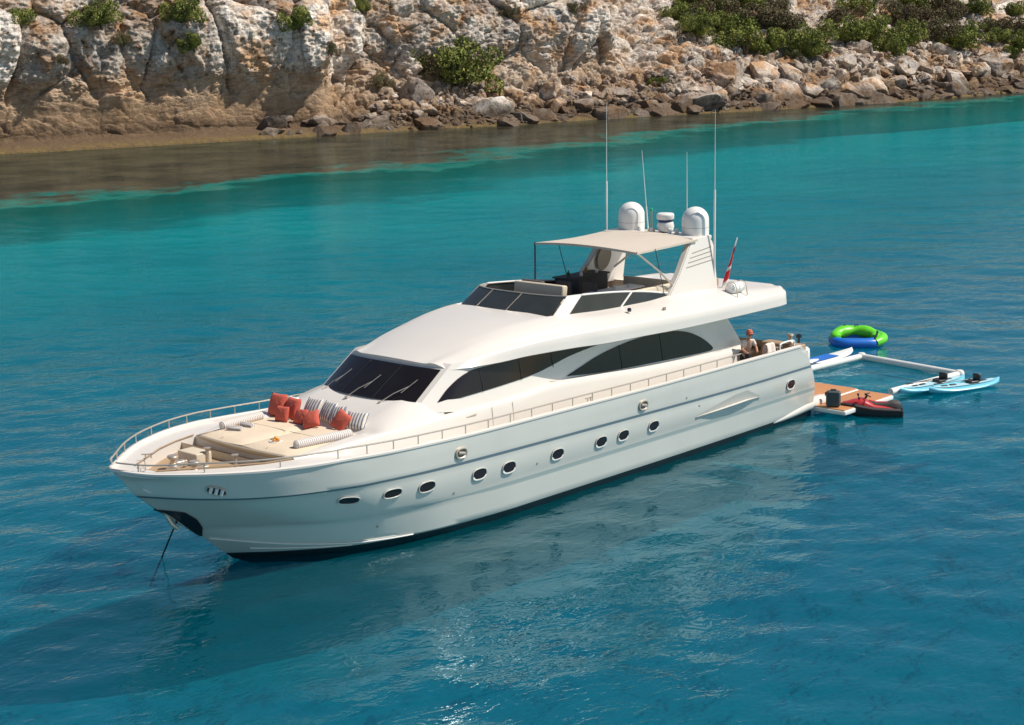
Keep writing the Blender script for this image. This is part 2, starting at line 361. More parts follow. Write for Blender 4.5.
    z2 = mathn('ADD', sep.outputs[2], mathn('MULTIPLY', noise(1.2, 4), -.7))
    if use_attr:
        algae = mathn('SUBTRACT', 1, rng_(z2, -.1, .45), True)
        base = mix(mathn('MULTIPLY', algae, ramp(noise(.8, 6, .7), [(.40, (.15, .15, .15)), (.56, (.85, .85, .85))])), base, mix(noise(1.7, 6, .7), (.06, .045, .018), (.30, .21, .08)))
    wet = mathn('SUBTRACT', 1, rng_(sep.outputs[2], -.3, .12), True)
    base = mix(mathn('MULTIPLY', wet, .8), base, (.06, .045, .02))
    K(base, b.inputs['Base Color'])
    bp = N('ShaderNodeBump'); bp.inputs['Strength'].default_value = .9; bp.inputs['Distance'].default_value = .4
    K(noise(1.6, 9, .7), bp.inputs['Height']); K(bp.outputs[0], b.inputs['Normal'])
    return m
me.materials.append(rock_material('limestone'))
BOULDERM = rock_material('boulder_stone', False)
coast_bvh = BVHTree.FromPolygons([Vector(p) for p in V.tolist()], F.tolist())

# ------------------------------------------------------------------ seabed and water
bedm = bpy.data.materials.new('pale_sand_under_water'); bedm.use_nodes = True
bb = bedm.node_tree.nodes['Principled BSDF']; bb.inputs['Roughness'].default_value = 1; bb.inputs['Specular IOR Level'].default_value = 0
t = bedm.node_tree.nodes.new('ShaderNodeTexNoise'); t.inputs['Scale'].default_value = .06; t.inputs['Detail'].default_value = 5
g = bedm.node_tree.nodes.new('ShaderNodeNewGeometry'); bedm.node_tree.links.new(g.outputs['Position'], t.inputs[0])
r = bedm.node_tree.nodes.new('ShaderNodeValToRGB'); r.color_ramp.elements[0].position = .38; r.color_ramp.elements[1].position = .62
r.color_ramp.elements[0].color = (.02, .62, .72, 1); r.color_ramp.elements[1].color = (.05, .80, .82, 1)
bedm.node_tree.links.new(t.outputs[0], r.inputs[0]); bedm.node_tree.links.new(r.outputs[0], bb.inputs['Base Color'])
sb_ = mesh('seabed', [(-2500, -2500, -3.0), (2500, -2500, -3.0), (2500, 2500, -3.0), (-2500, 2500, -3.0)], [(0, 1, 2, 3)], bedm); tag(sb_, kind='structure')

gx = np.concatenate([[-2500, -1500, -800, -500, -400], np.arange(-330, -60, 1.2), np.arange(-60, -22, .42), np.arange(-22, 44, .17), np.arange(44, 80, 1.0), [100, 160, 300, 600, 1200, 2500]])
gy = np.concatenate([[-2500, -1200, -500, -250], np.arange(-180, -70, 1.1), np.arange(-70, -24, .42), np.arange(-24, 24, .17), np.arange(24, 60, 1.0), [90, 150, 300, 700, 1300, 2500]])
GX, GY = np.meshgrid(gx, gy, indexing='ij')
BR = np.array([(120, -112), (60, -104), (10, -92), (-20.6, -85.1), (-33.2, -81.9), (-48, -81.2), (-65.6, -81.2), (-91.5, -84.0), (-112.3, -86.0), (-135.5, -86.5), (-160, -86.0), (-190, -85.0), (-230, -82), (-330, -66)])
br = np.interp(-GX, -BR[:, 0], BR[:, 1]); shoal = GY - br         # metres to the seaward side of the reef edge
sh_y = np.interp(-GX, -sp[:, 0], sp[:, 1]); dsh = GY - sh_y
def wave(x, y, ang, L, st, amp, off, oct=3):
    c, s = math.cos(ang), math.sin(ang); P = np.stack([(x * c + y * s), (-x * s + y * c) / st, x * 0 + off], 1); return amp * fbm(P, L, oct, .5)
fx, fy_ = GX.ravel(), GY.ravel()
HZ = wave(fx, fy_, .9, 5.2, 1.8, .085, 3.1, 2) + wave(fx, fy_, .5, 2.0, 1.6, .070, 7.7, 2) + wave(fx, fy_, 1.3, .85, 1.4, .036, 11.3, 1)
HZ *= smooth01(np.abs(fx * 0 + 1), 0, 1) * np.where((np.abs(fx) > 340) | (np.abs(fy_) > 200), 0, 1) * (.55 + .45 * smooth01(dsh.ravel(), 5, 60))
Vw = np.stack([fx, fy_, HZ], 1); n0, n1 = GX.shape
idx = np.arange(n0 * n1).reshape(n0, n1)
Fw = np.stack([idx[:-1, :-1].ravel(), idx[1:, :-1].ravel(), idx[1:, 1:].ravel(), idx[:-1, 1:].ravel()], 1)
wm = bpy.data.meshes.new('sea'); wm.from_pydata(Vw.tolist(), [], Fw.tolist()); attr(wm, 'shoal', shoal); attr(wm, 'shore', dsh)
wm.polygons.foreach_set('use_smooth', [True] * len(Fw))
sea = bpy.data.objects.new('sea_water', wm); COL.objects.link(sea); tag(sea, kind='structure')
def water_material():
    m = bpy.data.materials.new('sea_water'); m.use_nodes = True; n = m.node_tree; n.nodes.clear()
    N = lambda t: n.nodes.new(t); K = n.links.new
    geo = N('ShaderNodeNewGeometry'); out = N('ShaderNodeOutputMaterial')
    def noise(sc, det=3, rgh=.5, stretch=None, rot=0, dist=0):
        t = N('ShaderNodeTexNoise'); t.inputs['Scale'].default_value = sc; t.inputs['Detail'].default_value = det; t.inputs['Roughness'].default_value = rgh; t.inputs['Distortion'].default_value = dist
        if stretch:
            mp = N('ShaderNodeMapping'); mp.inputs['Rotation'].default_value = (0, 0, rot); mp.inputs['Scale'].default_value = stretch
            K(geo.outputs['Position'], mp.inputs[0]); K(mp.outputs[0], t.inputs[0])
        else: K(geo.outputs['Position'], t.inputs[0])
        return t.outputs[0]
    def mathn(op, a, c=0, clamp=False):
        x = N('ShaderNodeMath'); x.operation = op; x.use_clamp = clamp
        for i, q in ((0, a), (1, c)):
            if isinstance(q, (int, float)): x.inputs[i].default_value = q
            else: K(q, x.inputs[i])
        return x.outputs[0]
    def mr(src, a, c):
        x = N('ShaderNodeMapRange'); x.inputs[1].default_value = a; x.inputs[2].default_value = c; x.interpolation_type = 'SMOOTHSTEP'; K(src, x.inputs[0]); return x.outputs[0]
    def mix(f, a, c):
        x = N('ShaderNodeMixRGB'); (K(f, x.inputs[0]) if not isinstance(f, float) else setattr(x.inputs[0], 'default_value', f))
        for i, q in ((1, a), (2, c)):
            if isinstance(q, tuple): x.inputs[i].default_value = (*q, 1)
            else: K(q, x.inputs[i])
        return x.outputs[0]
    sh = N('ShaderNodeAttribute'); sh.attribute_name = 'shoal'; ds = N('ShaderNodeAttribute'); ds.attribute_name = 'shore'
    e = mathn('ADD', sh.outputs['Fac'], mathn('MULTIPLY', mathn('SUBTRACT', noise(.07, 8, .75), .5), 40))
    reef = mathn('SUBTRACT', 1, mr(e, -5, 2.5), True)
    deep = mr(sh.outputs['Fac'], 2, 82)
    sep = N('ShaderNodeSeparateXYZ'); K(geo.outputs['Position'], sep.inputs[0])
    body = mix(deep, WATER_SHALLOW, WATER_DEEP)
    body = mix(mathn('MULTIPLY', mr(noise(.035, 4), .42, .62), .35), body, WATER_PATCH)
    rk = mix(mr(noise(.16, 8, .7), .30, .70), (.020, .018, .013), (.085, .068, .042))
    body = mix(reef, body, rk)
    # the long waves are real; the bump adds the small wind ripples
    h = mathn('ADD', mathn('MULTIPLY', noise(1.25, 3, .55, (1, 1.5, 1), .8, .5), .30), mathn('MULTIPLY', noise(3.4, 2, .5, (1, 1.5, 1), .3, .3), .12))
    bp = N('ShaderNodeBump'); bp.inputs['Strength'].default_value = 1.0; bp.inputs['Distance'].default_value = WAVE_H; K(h, bp.inputs['Height'])
    dif = N('ShaderNodeBsdfDiffuse'); K(body, dif.inputs['Color']); K(bp.outputs[0], dif.inputs['Normal'])
    tr = N('ShaderNodeBsdfTransparent'); K(mix(.55, body, WATER_TINT), tr.inputs['Color'])
    m1 = N('ShaderNodeMixShader'); K(mathn('SUBTRACT', WATER_CLEAR, mathn('MULTIPLY', reef, WATER_CLEAR)), m1.inputs[0]); K(dif.outputs[0], m1.inputs[1]); K(tr.outputs[0], m1.inputs[2])
    gl = N('ShaderNodeBsdfGlossy'); gl.inputs['Roughness'].default_value = .015; gl.inputs['Color'].default_value = (.70, .93, 1, 1); K(bp.outputs[0], gl.inputs['Normal'])
    fr = N('ShaderNodeFresnel'); fr.inputs['IOR'].default_value = 1.52; K(bp.outputs[0], fr.inputs['Normal'])
    m2 = N('ShaderNodeMixShader'); K(mathn('MULTIPLY', fr.outputs[0], mathn('ADD', mathn('ADD', .26, mathn('MULTIPLY', reef, .30)), mathn('MULTIPLY', mr(sh.outputs['Fac'], 50, 92), .72))), m2.inputs[0]); K(m1.outputs[0], m2.inputs[1]); K(gl.outputs[0], m2.inputs[2])
    K(m2.outputs[0], out.inputs[0]); return m
WATER_SHALLOW, WATER_DEEP, WATER_PATCH = (.0, .50, .41), (.0, .205, .26), (.0, .34, .34)
WATER_TINT = (.0, .56, .64); WATER_CLEAR = .86; WAVE_H = .10
wm.materials.append(water_material())
# two added sheets in place of a water volume, to smear the yacht's shadow
vm = bpy.data.materials.new('shadow_smear_veil'); vm.use_nodes = True; n = vm.node_tree; n.nodes.clear()
a_ = n.nodes.new('ShaderNodeBsdfDiffuse'); a_.inputs[0].default_value = (.0, .52, .66, 1); b_ = n.nodes.new('ShaderNodeBsdfTransparent'); c_ = n.nodes.new('ShaderNodeMixShader'); c_.inputs[0].default_value = .84; d_ = n.nodes.new('ShaderNodeOutputMaterial')
n.links.new(a_.outputs[0], c_.inputs[1]); n.links.new(b_.outputs[0], c_.inputs[2]); n.links.new(c_.outputs[0], d_.inputs[0])
for zz_ in (-.9, -1.9):
    q = mesh('shadow_smear_sheet', [(-2500, -2500, zz_), (2500, -2500, zz_), (2500, 2500, zz_), (-2500, 2500, zz_)], [(0, 1, 2, 3)], vm); tag(q, kind='structure')

# ------------------------------------------------------------------ boulders along the shore
def boulder_mesh(seed):
    r = random.Random(seed); bm = bmesh.new(); bmesh.ops.create_icosphere(bm, subdivisions=4, radius=1)
    pl = [(Vector((r.uniform(-1, 1), r.uniform(-1, 1), r.uniform(-.8, 1))).normalized(), r.uniform(.45, .8)) for _ in range(16)]
    for vv in bm.verts:
        p = vv.co.copy()
        for nn, dd in pl:
            k = p.dot(nn)
            if k > dd: p -= nn * (k - dd) * .97
        o = Vector((seed * 3.1, 0, 0)); p *= 1 + .08 * mnoise.noise(p * 1.6 + o) + .05 * mnoise.noise(p * 4.5 + o) + .04 * mnoise.noise(p * 10 + o)
        vv.co = p
    me = bpy.data.meshes.new('boulder'); bm.to_mesh(me); bm.free(); me.materials.append(BOULDERM)
    me.polygons.foreach_set('use_smooth', [True] * len(me.polygons)); me.set_sharp_from_angle(angle=.5); return me
BM = [boulder_mesh(k) for k in range(9)]
def put_boulder(p, sx, sy, sz, label, group):
    o = bpy.data.objects.new('boulder', random.choice(BM)); COL.objects.link(o); o.location = p; o.scale = (sx, sy, sz)
    o.rotation_euler = (random.uniform(-.35, .35), random.uniform(-.35, .35), random.uniform(0, 6.28)); return tag(o, label, 'boulder', group)
def drop(px, py):
    d = ray(px, py); h = coast_bvh.ray_cast(CAM, d, 1000)
    return h[0] if h[0] else None
shore_y = lambda px: float(np.interp(px, [0, 100, 200, 260, 420, 500, 600, 700, 800, 900, 1024], [151, 146, 141, 138, 130, 126, 117, 113, 108, 102, 93]))
# zones given as bearings and heights seen from the sea; every boulder then rests on the terrain it hits
zones = [
 ((262, 372), (-22, -2), 30, (.7, 1.5), 'dark wet boulder at the waterline below the tan overhang', 'dark boulders at the foot of the cliff'),
 ((365, 520), (-38, -3), 56, (.6, 1.5), 'brown boulder in the rock pile below the green bush', 'boulders piled below the cliff'),
 ((500, 700), (-34, -2), 80, (.7, 1.8), 'brown boulder at the foot of the pale cliff', 'boulders below the pale cliff'),
 ((690, 1024), (-46, -2), 190, (.7, 2.1), 'grey and tan boulder on the rocky slope under the scrub', 'boulders on the rocky slope')]
for (xa, xb), (ya, yb), cnt, (ra, rb), lab, grp in zones:
    for k in range(cnt):
        px = random.uniform(xa, xb); t_ = random.random() ** 1.5; p = drop(px, shore_y(px) + lerp(yb, ya, t_))
        if not p: continue
        s_ = random.uniform(ra, rb) * random.choice([.55, .65, .8, 1, 1.3, 1.9])
        p = p + Vector((0, 0, -.15 * s_))
        put_boulder(p, s_ * random.uniform(.9, 1.5), s_ * random.uniform(.8, 1.2), s_ * random.uniform(.5, .8), lab, grp)
for px, py, s_, lab in [(412, 93, 3.2, 'large pale round boulder above the rock pile by the green bush'), (350, 131, 1.9, 'flat dark boulder in the water below the tan overhang'),
                        (760, 97, 3.0, 'wide dark slab boulder at the waterline behind the right antenna'), (905, 66, 3.4, 'tall pale boulder leaning on the slope under the scrub'), (940, 52, 2.6, 'pale grey boulder right of the tall leaning one'), (860, 52, 3.1, 'pale craggy rock standing in the middle of the slope')]:
    p = drop(px, py)
    if p: put_boulder(p, s_, s_ * .8, s_ * .62, lab, None)

# ------------------------------------------------------------------ bushes
def leaf_material(name, a, b_, c):
    m = bpy.data.materials.new(name); m.use_nodes = True; n = m.node_tree; b = n.nodes['Principled BSDF']; b.inputs['Roughness'].default_value = .7; b.inputs['Specular IOR Level'].default_value = .2
    t = n.nodes.new('ShaderNodeTexNoise'); t.inputs['Scale'].default_value = .9; t.inputs['Detail'].default_value = 4
    g = n.nodes.new('ShaderNodeNewGeometry'); n.links.new(g.outputs['Position'], t.inputs[0])
    r = n.nodes.new('ShaderNodeValToRGB'); e = r.color_ramp.elements; e[0].position = .36; e[0].color = (*a, 1); e[1].position = .66; e[1].color = (*c, 1); q = e.new(.5); q.color = (*b_, 1)
    n.links.new(t.outputs[0], r.inputs[0]); n.links.new(r.outputs[0], b.inputs['Base Color']); return m
LEAF = [leaf_material('green_scrub', (.065, .075, .022), (.17, .20, .04), (.32, .32, .08)), leaf_material('dry_scrub', (.10, .07, .04), (.17, .13, .07), (.11, .12, .045))]
WOOD = mat('wood', (.13, .09, .06), .9, vary=.3)
def crown_mesh(seed, leafmat, squash=.6, n=9000):
    r = np.random.default_rng(seed); k = 26
    c = r.normal(size=(k, 3)); c /= np.linalg.norm(c, axis=1, keepdims=True); c *= r.uniform(.2, 1.12, (k, 1)); c[:, 2] = np.abs(c[:, 2]) * squash + .12
    rad = r.uniform(.09, .38, k)
    w_ = rad ** 2; w_ /= w_.sum(); ci = r.choice(k, n, p=w_)
    q = r.normal(size=(n, 3)); q /= np.linalg.norm(q, axis=1, keepdims=True); q *= (r.uniform(.55, 1.0, (n, 1)) ** .5)
    P = c[ci] + q * rad[ci, None] * np.array([1, 1, .8]); P[:, 2] = np.maximum(P[:, 2], .01)
    s = r.uniform(.012, .032, n); a = r.normal(size=(n, 3)); a /= np.linalg.norm(a, axis=1, keepdims=True); b = np.cross(a, r.normal(size=(n, 3))); b /= np.linalg.norm(b, axis=1, keepdims=True)
    V = np.stack([P + a * s[:, None], P + b * s[:, None], P - a * s[:, None] * 1.3, P - b * s[:, None]], 1).reshape(-1, 3)
    me = bpy.data.meshes.new('crown'); me.from_pydata(V.tolist(), [], np.arange(4 * n).reshape(-1, 4).tolist()); me.materials.append(leafmat); return me
CR = [crown_mesh(40 + k, LEAF[0] if k < 3 else LEAF[1]) for k in range(5)]
def trunk_mesh():
    mb = MB(); r = random.Random(3)
    for k in range(6):
        a = k * 1.05; e_ = Vector((math.cos(a) * r.uniform(.3, .6), math.sin(a) * r.uniform(.3, .6), r.uniform(.35, .6)))
        mb.tube([(0, 0, -.15), e_ * .4 + Vector((0, 0, .05)), e_], [.05, .03, .012], 6)
    return mb.build('trunk', WOOD).data, None
_tm = trunk_mesh()[0]
for o in [o for o in COL.objects if o.data == _tm]: bpy.data.objects.remove(o)
def bush(px, py, wm_, hm, label, kind=0, group='bushes on the cliff', zoff=0):
    p = drop(px, py)
    if not p: return
    t = thing('bush', p + Vector((0, .2, -.3 + zoff)), label, 'bush', group, random.uniform(0, 6.28))
    t.scale = (wm_ / 2 * random.uniform(.9, 1.25), wm_ / 2, hm * 1.15); t.rotation_euler = (random.uniform(.0, .5), random.uniform(-.35, .35), random.uniform(-.6, .6))
    c = bpy.data.objects.new('crown', CR[kind]); COL.objects.link(c); c.parent = t
    s = bpy.data.objects.new('trunk', _tm); COL.objects.link(s); s.parent = t
# px, py of the foot, width m, height m
BUSHES = [(20, 26, 5.2, 3.0, 0, 'olive bush on the cliff top at the far left'), (100, 22, 5.4, 3.0, 1, 'green bush on the cliff top above the deep cleft'), (120, 42, 2.4, 1.6, 4, 'small dry bush hanging below the green one'),
 (186, 20, 4.6, 3.6, 1, 'green bush spilling down the tan cliff'), (192, 46, 3.0, 2.6, 2, 'lower tail of scrub in the cliff groove'), (298, 26, 4.2, 3.2, 2, 'round dark bush on the pale cliff'), (330, 52, 2.3, 1.5, 3, 'small dry bush below the round one'),
 (362, 10, 3.2, 2.6, 0, 'green bush at the cliff edge above the fissure'), (458, 84, 10.2, 6.3, 1, 'big green bush growing in the notch of the cliff'), (440, 78, 5.0, 3.6, 3, 'brown dry scrub under the big green bush'), (380, 88, 3.0, 2.6, 4, 'low dark bush left of the rock pile'), (660, 82, 3.6, 1.3, 0, 'yellow green shrub on the boulders below the overhang'),
 (505, 14, 3.2, 1.6, 4, 'dry tuft on the pale cliff'), (575, 10, 2.6, 1.4, 3, 'dry tuft high on the pale cliff right of the first'), (60, 60, 1.6, 1.0, 4, 'tiny dry tuft low on the left cliff')]
for i, (px, py, a, b_, k, lab) in enumerate(BUSHES): bush(px, py, a, b_, lab, k)
sl = [(678, 16), (695, 30), (712, 12), (728, 28), (742, 44), (755, 20), (768, 46), (782, 30), (800, 44), (815, 50), (700, 2), (740, 2), (775, 10),
      (842, 18), (858, 8), (872, 34), (890, 20), (905, 40), (893, 50), (920, 22), (935, 36), (950, 18), (968, 34), (985, 28), (1000, 38), (1015, 30), (910, 5), (940, 4), (975, 8), (1010, 10), (1020, 44), (960, 44), (845, 36)]
for i, (px, py) in enumerate(sl):
    bush(px + random.uniform(-4, 4), py + 4, random.uniform(5.2, 9), random.uniform(2.6, 4.2), 'green scrub bush in the thicket above the boulder slope', random.choice([0, 1, 2, 2, 3, 4]), 'scrub thicket above the boulders')
# rubble: loose stones nobody could count, one object
mb = MB(); ico = bmesh.new(); bmesh.ops.create_icosphere(ico, subdivisions=1, radius=1); iv = [v_.co.copy() for v_ in ico.verts]; ico.verts.index_update(); jf = [[q.index for q in f.verts] for f in ico.faces]; ico.free()
for k in range(1100):
    px = random.uniform(372, 1040); py = shore_y(px) - random.uniform(1, 62 if px > 690 else 42) ; p = drop(px, py)
    if not p or p.z > 13.5: continue
    s_ = random.uniform(.18, .55); R = Matrix.Rotation(random.uniform(0, 6), 3, random.choice('XYZ')); D = (s_ * random.uniform(.8, 1.5), s_, s_ * random.uniform(.5, .9))
    mb.add([p + R @ Vector((q.x * D[0] * random.uniform(.75, 1.1), q.y * D[1] * random.uniform(.75, 1.1), q.z * D[2])) for q in iv], jf)
o = mb.build('rubble', BOULDERM, smooth=False, clean=False); tag(o, 'loose rubble stones scattered between the boulders of the shore', 'rubble', kind='stuff')
# ------------------------------------------------------------------ the motor yacht (bow along +X, port side along +Y, waterline at z = 0)
Y_ = thing('motor_yacht', (0, 0, 0), 'large white motor yacht with silver grey hull anchored in the turquoise bay', 'yacht')
wS = pchip([.8, 1.5, 5, 14, 18, 21, 22, 23, 23.5, 24, 24.5, 25, 25.5, 26, 26.5, 27, 27.3, 27.5], [3.03, 3.06, 3.2, 3.3, 3.32, 3.32, 3.28, 3.16, 3.06, 2.9, 2.68, 2.42, 2.08, 1.68, 1.22, .72, .38, 0.0])
zS = pchip([1.9, 5, 10, 14, 18, 20, 21.7, 22.7, 25, 26.8, 27.5], [2.59, 2.63, 2.65, 2.69, 2.73, 2.79, 2.87, 2.92, 2.95, 3.0, 3.12])
# each level curve: X start, X end at the stem, half breadth and height along X
def level(x0, x1, ys, zs): return (x0, x1, pchip(*zip(*ys)), pchip(*zip(*zs)))
LV = [
 level(.95, 22.6, [(.95, 0.01), (22.6, 0)], [(.95, -.9), (17, -1.15), (20.5, -.9), (22.6, -.45)]),
 level(.95, 23.3, [(.95, 2.3), (10, 2.4), (17, 2.1), (20, 1.35), (23.3, 0)], [(.95, -.7), (17, -.7), (23.3, -.3)]),
 level(.95, 23.95, [(.95, 2.82), (10, 3.0), (16, 3.0), (18.5, 2.86), (20.3, 2.5), (21.5, 2.05), (23, 1.0), (23.95, 0)], [(.95, 0), (23.95, 0)]),
 level(.95, 24.2, [(.95, 2.88), (6, 3.0), (10, 3.05), (16, 3.06), (18.5, 2.93), (20.3, 2.6), (21.5, 2.2), (23, 1.15), (24.2, 0)], [(.95, .2), (24.2, .2)]),
 level(.95, 24.9, [(.95, 2.9), (6, 3.03), (10, 3.08), (16, 3.10), (18.5, 3.02), (20.3, 2.78), (21.5, 2.48), (23, 1.68), (24.2, .72), (24.9, 0)], [(.95, .26), (19, .27), (21.5, .36), (23, .5), (24.9, .8)]),
 level(.93, 25.35, [(.93, 2.96), (6, 3.09), (10, 3.12), (16, 3.17), (19, 3.12), (21, 2.92), (22.5, 2.42), (24, 1.3), (25.35, 0)], [(.93, .87), (17, .93), (19, 1.02), (22, 1.08), (25.35, 1.12)]),
 level(.93, 25.50, [(.93, 2.96), (6, 3.10), (10, 3.13), (16, 3.18), (19, 3.14), (21, 2.96), (22.5, 2.5), (24, 1.42), (25.5, 0)], [(.93, .99), (17, 1.05), (19, 1.06), (22, 1.12), (25.5, 1.2)]),
 level(1.25, 26.75, [(1.25, 3.03), (5, 3.17), (10, 3.22), (16, 3.28), (20, 3.27), (22, 3.17), (23.7, 2.72), (24.9, 2.1), (26, 1.1), (26.75, 0)], [(1.25, 1.74), (7, 1.78), (14, 1.88), (19, 1.96), (22, 2.08), (25, 2.18), (26.75, 2.26)]),
 level(1.33, 26.87, [(1.33, 3.05), (5, 3.19), (10, 3.24), (16, 3.30), (20, 3.30), (22, 3.22), (23.7, 2.84), (24.9, 2.24), (26, 1.25), (26.87, 0)], [(1.33, 1.83), (7, 1.87), (14, 1.97), (19, 2.05), (22, 2.15), (25, 2.25), (26.87, 2.34)]),
 level(1.62, 27.2, [(1.62, 3.06), (5, 3.2), (14, 3.3), (20, 3.32), (22, 3.26), (23.7, 2.94), (24.9, 2.4), (26, 1.48), (27.2, 0)], [(1.62, 2.36), (14, 2.42), (20, 2.5), (25, 2.68), (27.2, 2.78)]),
 (1.98, 27.5, wS, zS)]
US = np.concatenate([np.linspace(0, .8, 70)[:-1], .8 + .2 * (1 - (1 - np.linspace(0, 1, 46)) ** 1.7)])
def lvpt(k, u, side=1):
    x0, x1, fy, fz = LV[k]; x = lerp(x0, x1, u); yy = fy(x)
    if k == 10 and x < 3.2: pass
    return Vector((x, side * yy, fz(x)))
SUB = [2, 2, 1, 1, 5, 1, 6, 1, 4, 3]
hull = MB()
for side in (1, -1):
    for k in range(10):
        for q in range(SUB[k]):
            t0, t1 = q / SUB[k], (q + 1) / SUB[k]
            mi = {0: 2, 1: 2, 2: 1, 3: 0, 5: 3, 7: 4}.get(k, 0)
            if k == 5:  # the pale lower stripe stops before the bow flare
                pass
            bul = lambda t: .035 * math.sin(PI * t) if k in (6,) else 0
            ra = [lvpt(k, u, side).lerp(lvpt(k + 1, u, side), t0) + Vector((0, side * bul(t0), 0)) for u in US]
            rb = [lvpt(k, u, side).lerp(lvpt(k + 1, u, side), t1) + Vector((0, side * bul(t1), 0)) for u in US]
            if k == 5:
                n_ = int(len(US) * .60); hull.grid([ra[:n_], rb[:n_]], 3, flip=side < 0); hull.grid([ra[n_ - 1:], rb[n_ - 1:]], 0, flip=side < 0)
            else: hull.grid([ra, rb], mi, flip=side < 0)
# transom
hull.grid([[lvpt(k, 0, 1) for k in range(11)], [Vector((lvpt(k, 0, 1).x - .12, 1.6, lvpt(k, 0, 1).z)) for k in range(11)], [Vector((lvpt(k, 0, 1).x - .12, -1.6, lvpt(k, 0, 1).z)) for k in range(11)], [lvpt(k, 0, -1) for k in range(11)]], 0)
HULL = hull.build('hull', [HULLM, BOOT, ANTIF, STRIPE2, STRIPE], Y_, sharp=40)
hbm = HULL.data; HBVH = BVHTree.FromPolygons([v_.co for v_ in hbm.vertices], [p_.vertices[:] for p_ in hbm.polygons])
def on_hull(x, z, side=1):
    h = HBVH.ray_cast(Vector((x, side * 6, z)), Vector((0, -side, 0)), 12)
    nrm = h[1] if h[1].y * side > 0 else -h[1]
    return h[0], nrm
# cap rail and bulwark
def cap_pts(inset, dz, x0=2.0, n=120, x1=27.5):
    out = []
    for i in range(n + 1):
        t = i / n; x = x0 + (x1 - x0) * (1 - (1 - t) ** 1.6); yy = max(wS(x) - inset, 0) if x < x1 - .001 else 0
        out.append(Vector((min(x, 27.5 - inset * .9 if t > .9 else x), yy, zS(x) + dz)))
    return out
cap = MB()
for side in (1, -1):
    m_ = lambda P: [Vector((p.x, p.y * side, p.z)) for p in P]
    cap.grid([m_(cap_pts(-.025, -.03)), m_(cap_pts(-.03, .02)), m_(cap_pts(.02, .045)), m_(cap_pts(.10, .045)), m_(cap_pts(.13, .01)), m_(cap_pts(.14, -.1))], 0, flip=side < 0)
cap.build('cap_rail', GEL, Y_)
ZD = lambda x: 1.75 if x < 5.2 else (2.15 if x < 16 else lerp(2.15, 2.55, smooth01(np.float64(x), 16, 19)) if x < 22 else 2.62)
blw = MB()
for side in (1, -1):
    P = cap_pts(.14, -.1, x1=24); blw.grid([[Vector((p.x, p.y * side, p.z)) for p in P], [Vector((p.x, p.y * side, ZD(p.x) - .05)) for p in P]], 0, flip=side < 0)
blw.build('bulwark', CREAM, Y_)
# decks
def strip(name, xs, yin, yout, zf, m, parent=Y_):
    mb = MB()
    for side in (1, -1):
        mb.grid([[Vector((x, side * yin(x), zf(x))) for x in xs], [Vector((x, side * yout(x), zf(x))) for x in xs]], 0, flip=side > 0)
    return mb.build(name, m, parent)
strip('side_deck', np.linspace(5.2, 24, 90), lambda x: 2.0, lambda x: wS(x) - .14, lambda x: ZD(x), GEL)
ck = MB(); xs = np.linspace(1.3, 5.4, 20)
ck.grid([[Vector((x, s * (wS(x) - .14), 1.75)) for x in xs] for s in (1, -1)], 0); ck.build('cockpit_floor', TEAK, Y_)
tb = MB()
for side in (1, -1):
    tb.box((1.75, side * 2.2, 2.17), (.5, 1.55, .84), bev=.08)
tb.box((1.62, 0, 1.98), (.35, 3, .46), bev=.06); tb.build('transom_bench', TEAK, Y_)
# foredeck with the sunken mooring well
fx = [23.2, 23.5, 23.8, 24.1, 24.2, 24.201, 24.6, 25.0, 25.4, 25.8, 26.2, 26.5, 26.501, 26.8, 27.05, 27.25, 27.38]
def well(x): return float(np.interp(x, [23.3, 24.2, 25, 26.5], [2.1, 1.85, 1.45, .45]))
fd = MB()
for side in (1, -1):
    rows_out, rows_mid = [], []
    xs = np.linspace(22.0, 27.40, 160)
    zo = lambda x: zS(x) - .04
    inner = [Vector((x, side * (min(well(x), max(wS(x) - .3, 0)) if 23.3 <= x <= 26.5 else 0), zo(x) + (.0))) for x in xs]
    outer = [Vector((x, side * max(wS(x) - .1, 0), zo(x))) for x in xs]
    fd.grid([inner, outer], 0, flip=side > 0)
    xw = np.linspace(23.3, 26.5, 32)
    top = [Vector((x, side * well(x), zo(x))) for x in xw]; bot = [Vector((x, side * well(x), 2.62)) for x in xw]
    fd.grid([top, bot], 0)

fd.grid([[Vector((26.5, .45, 2.95)), Vector((26.5, -.45, 2.95))], [Vector((26.5, .45, 2.62)), Vector((26.5, -.45, 2.62))]], 0)
fd.build('foredeck', GEL, Y_)
wf = MB(); xw = np.linspace(23.0, 26.5, 16); wf.grid([[Vector((x, well(x), 2.625)) for x in xw], [Vector((x, -well(x), 2.625)) for x in xw]]); wf.build('well_floor', TEAK, Y_)
rm = MB()
for side in (1, -1): rm.tube([(23.5, side * 2.04, 2.925), (24.2, side * 1.85, 2.925), (25, side * 1.45, 2.955), (26.5, side * .45, 2.965)], .022, 8)
rm.build('well_trim', TEAK, Y_)
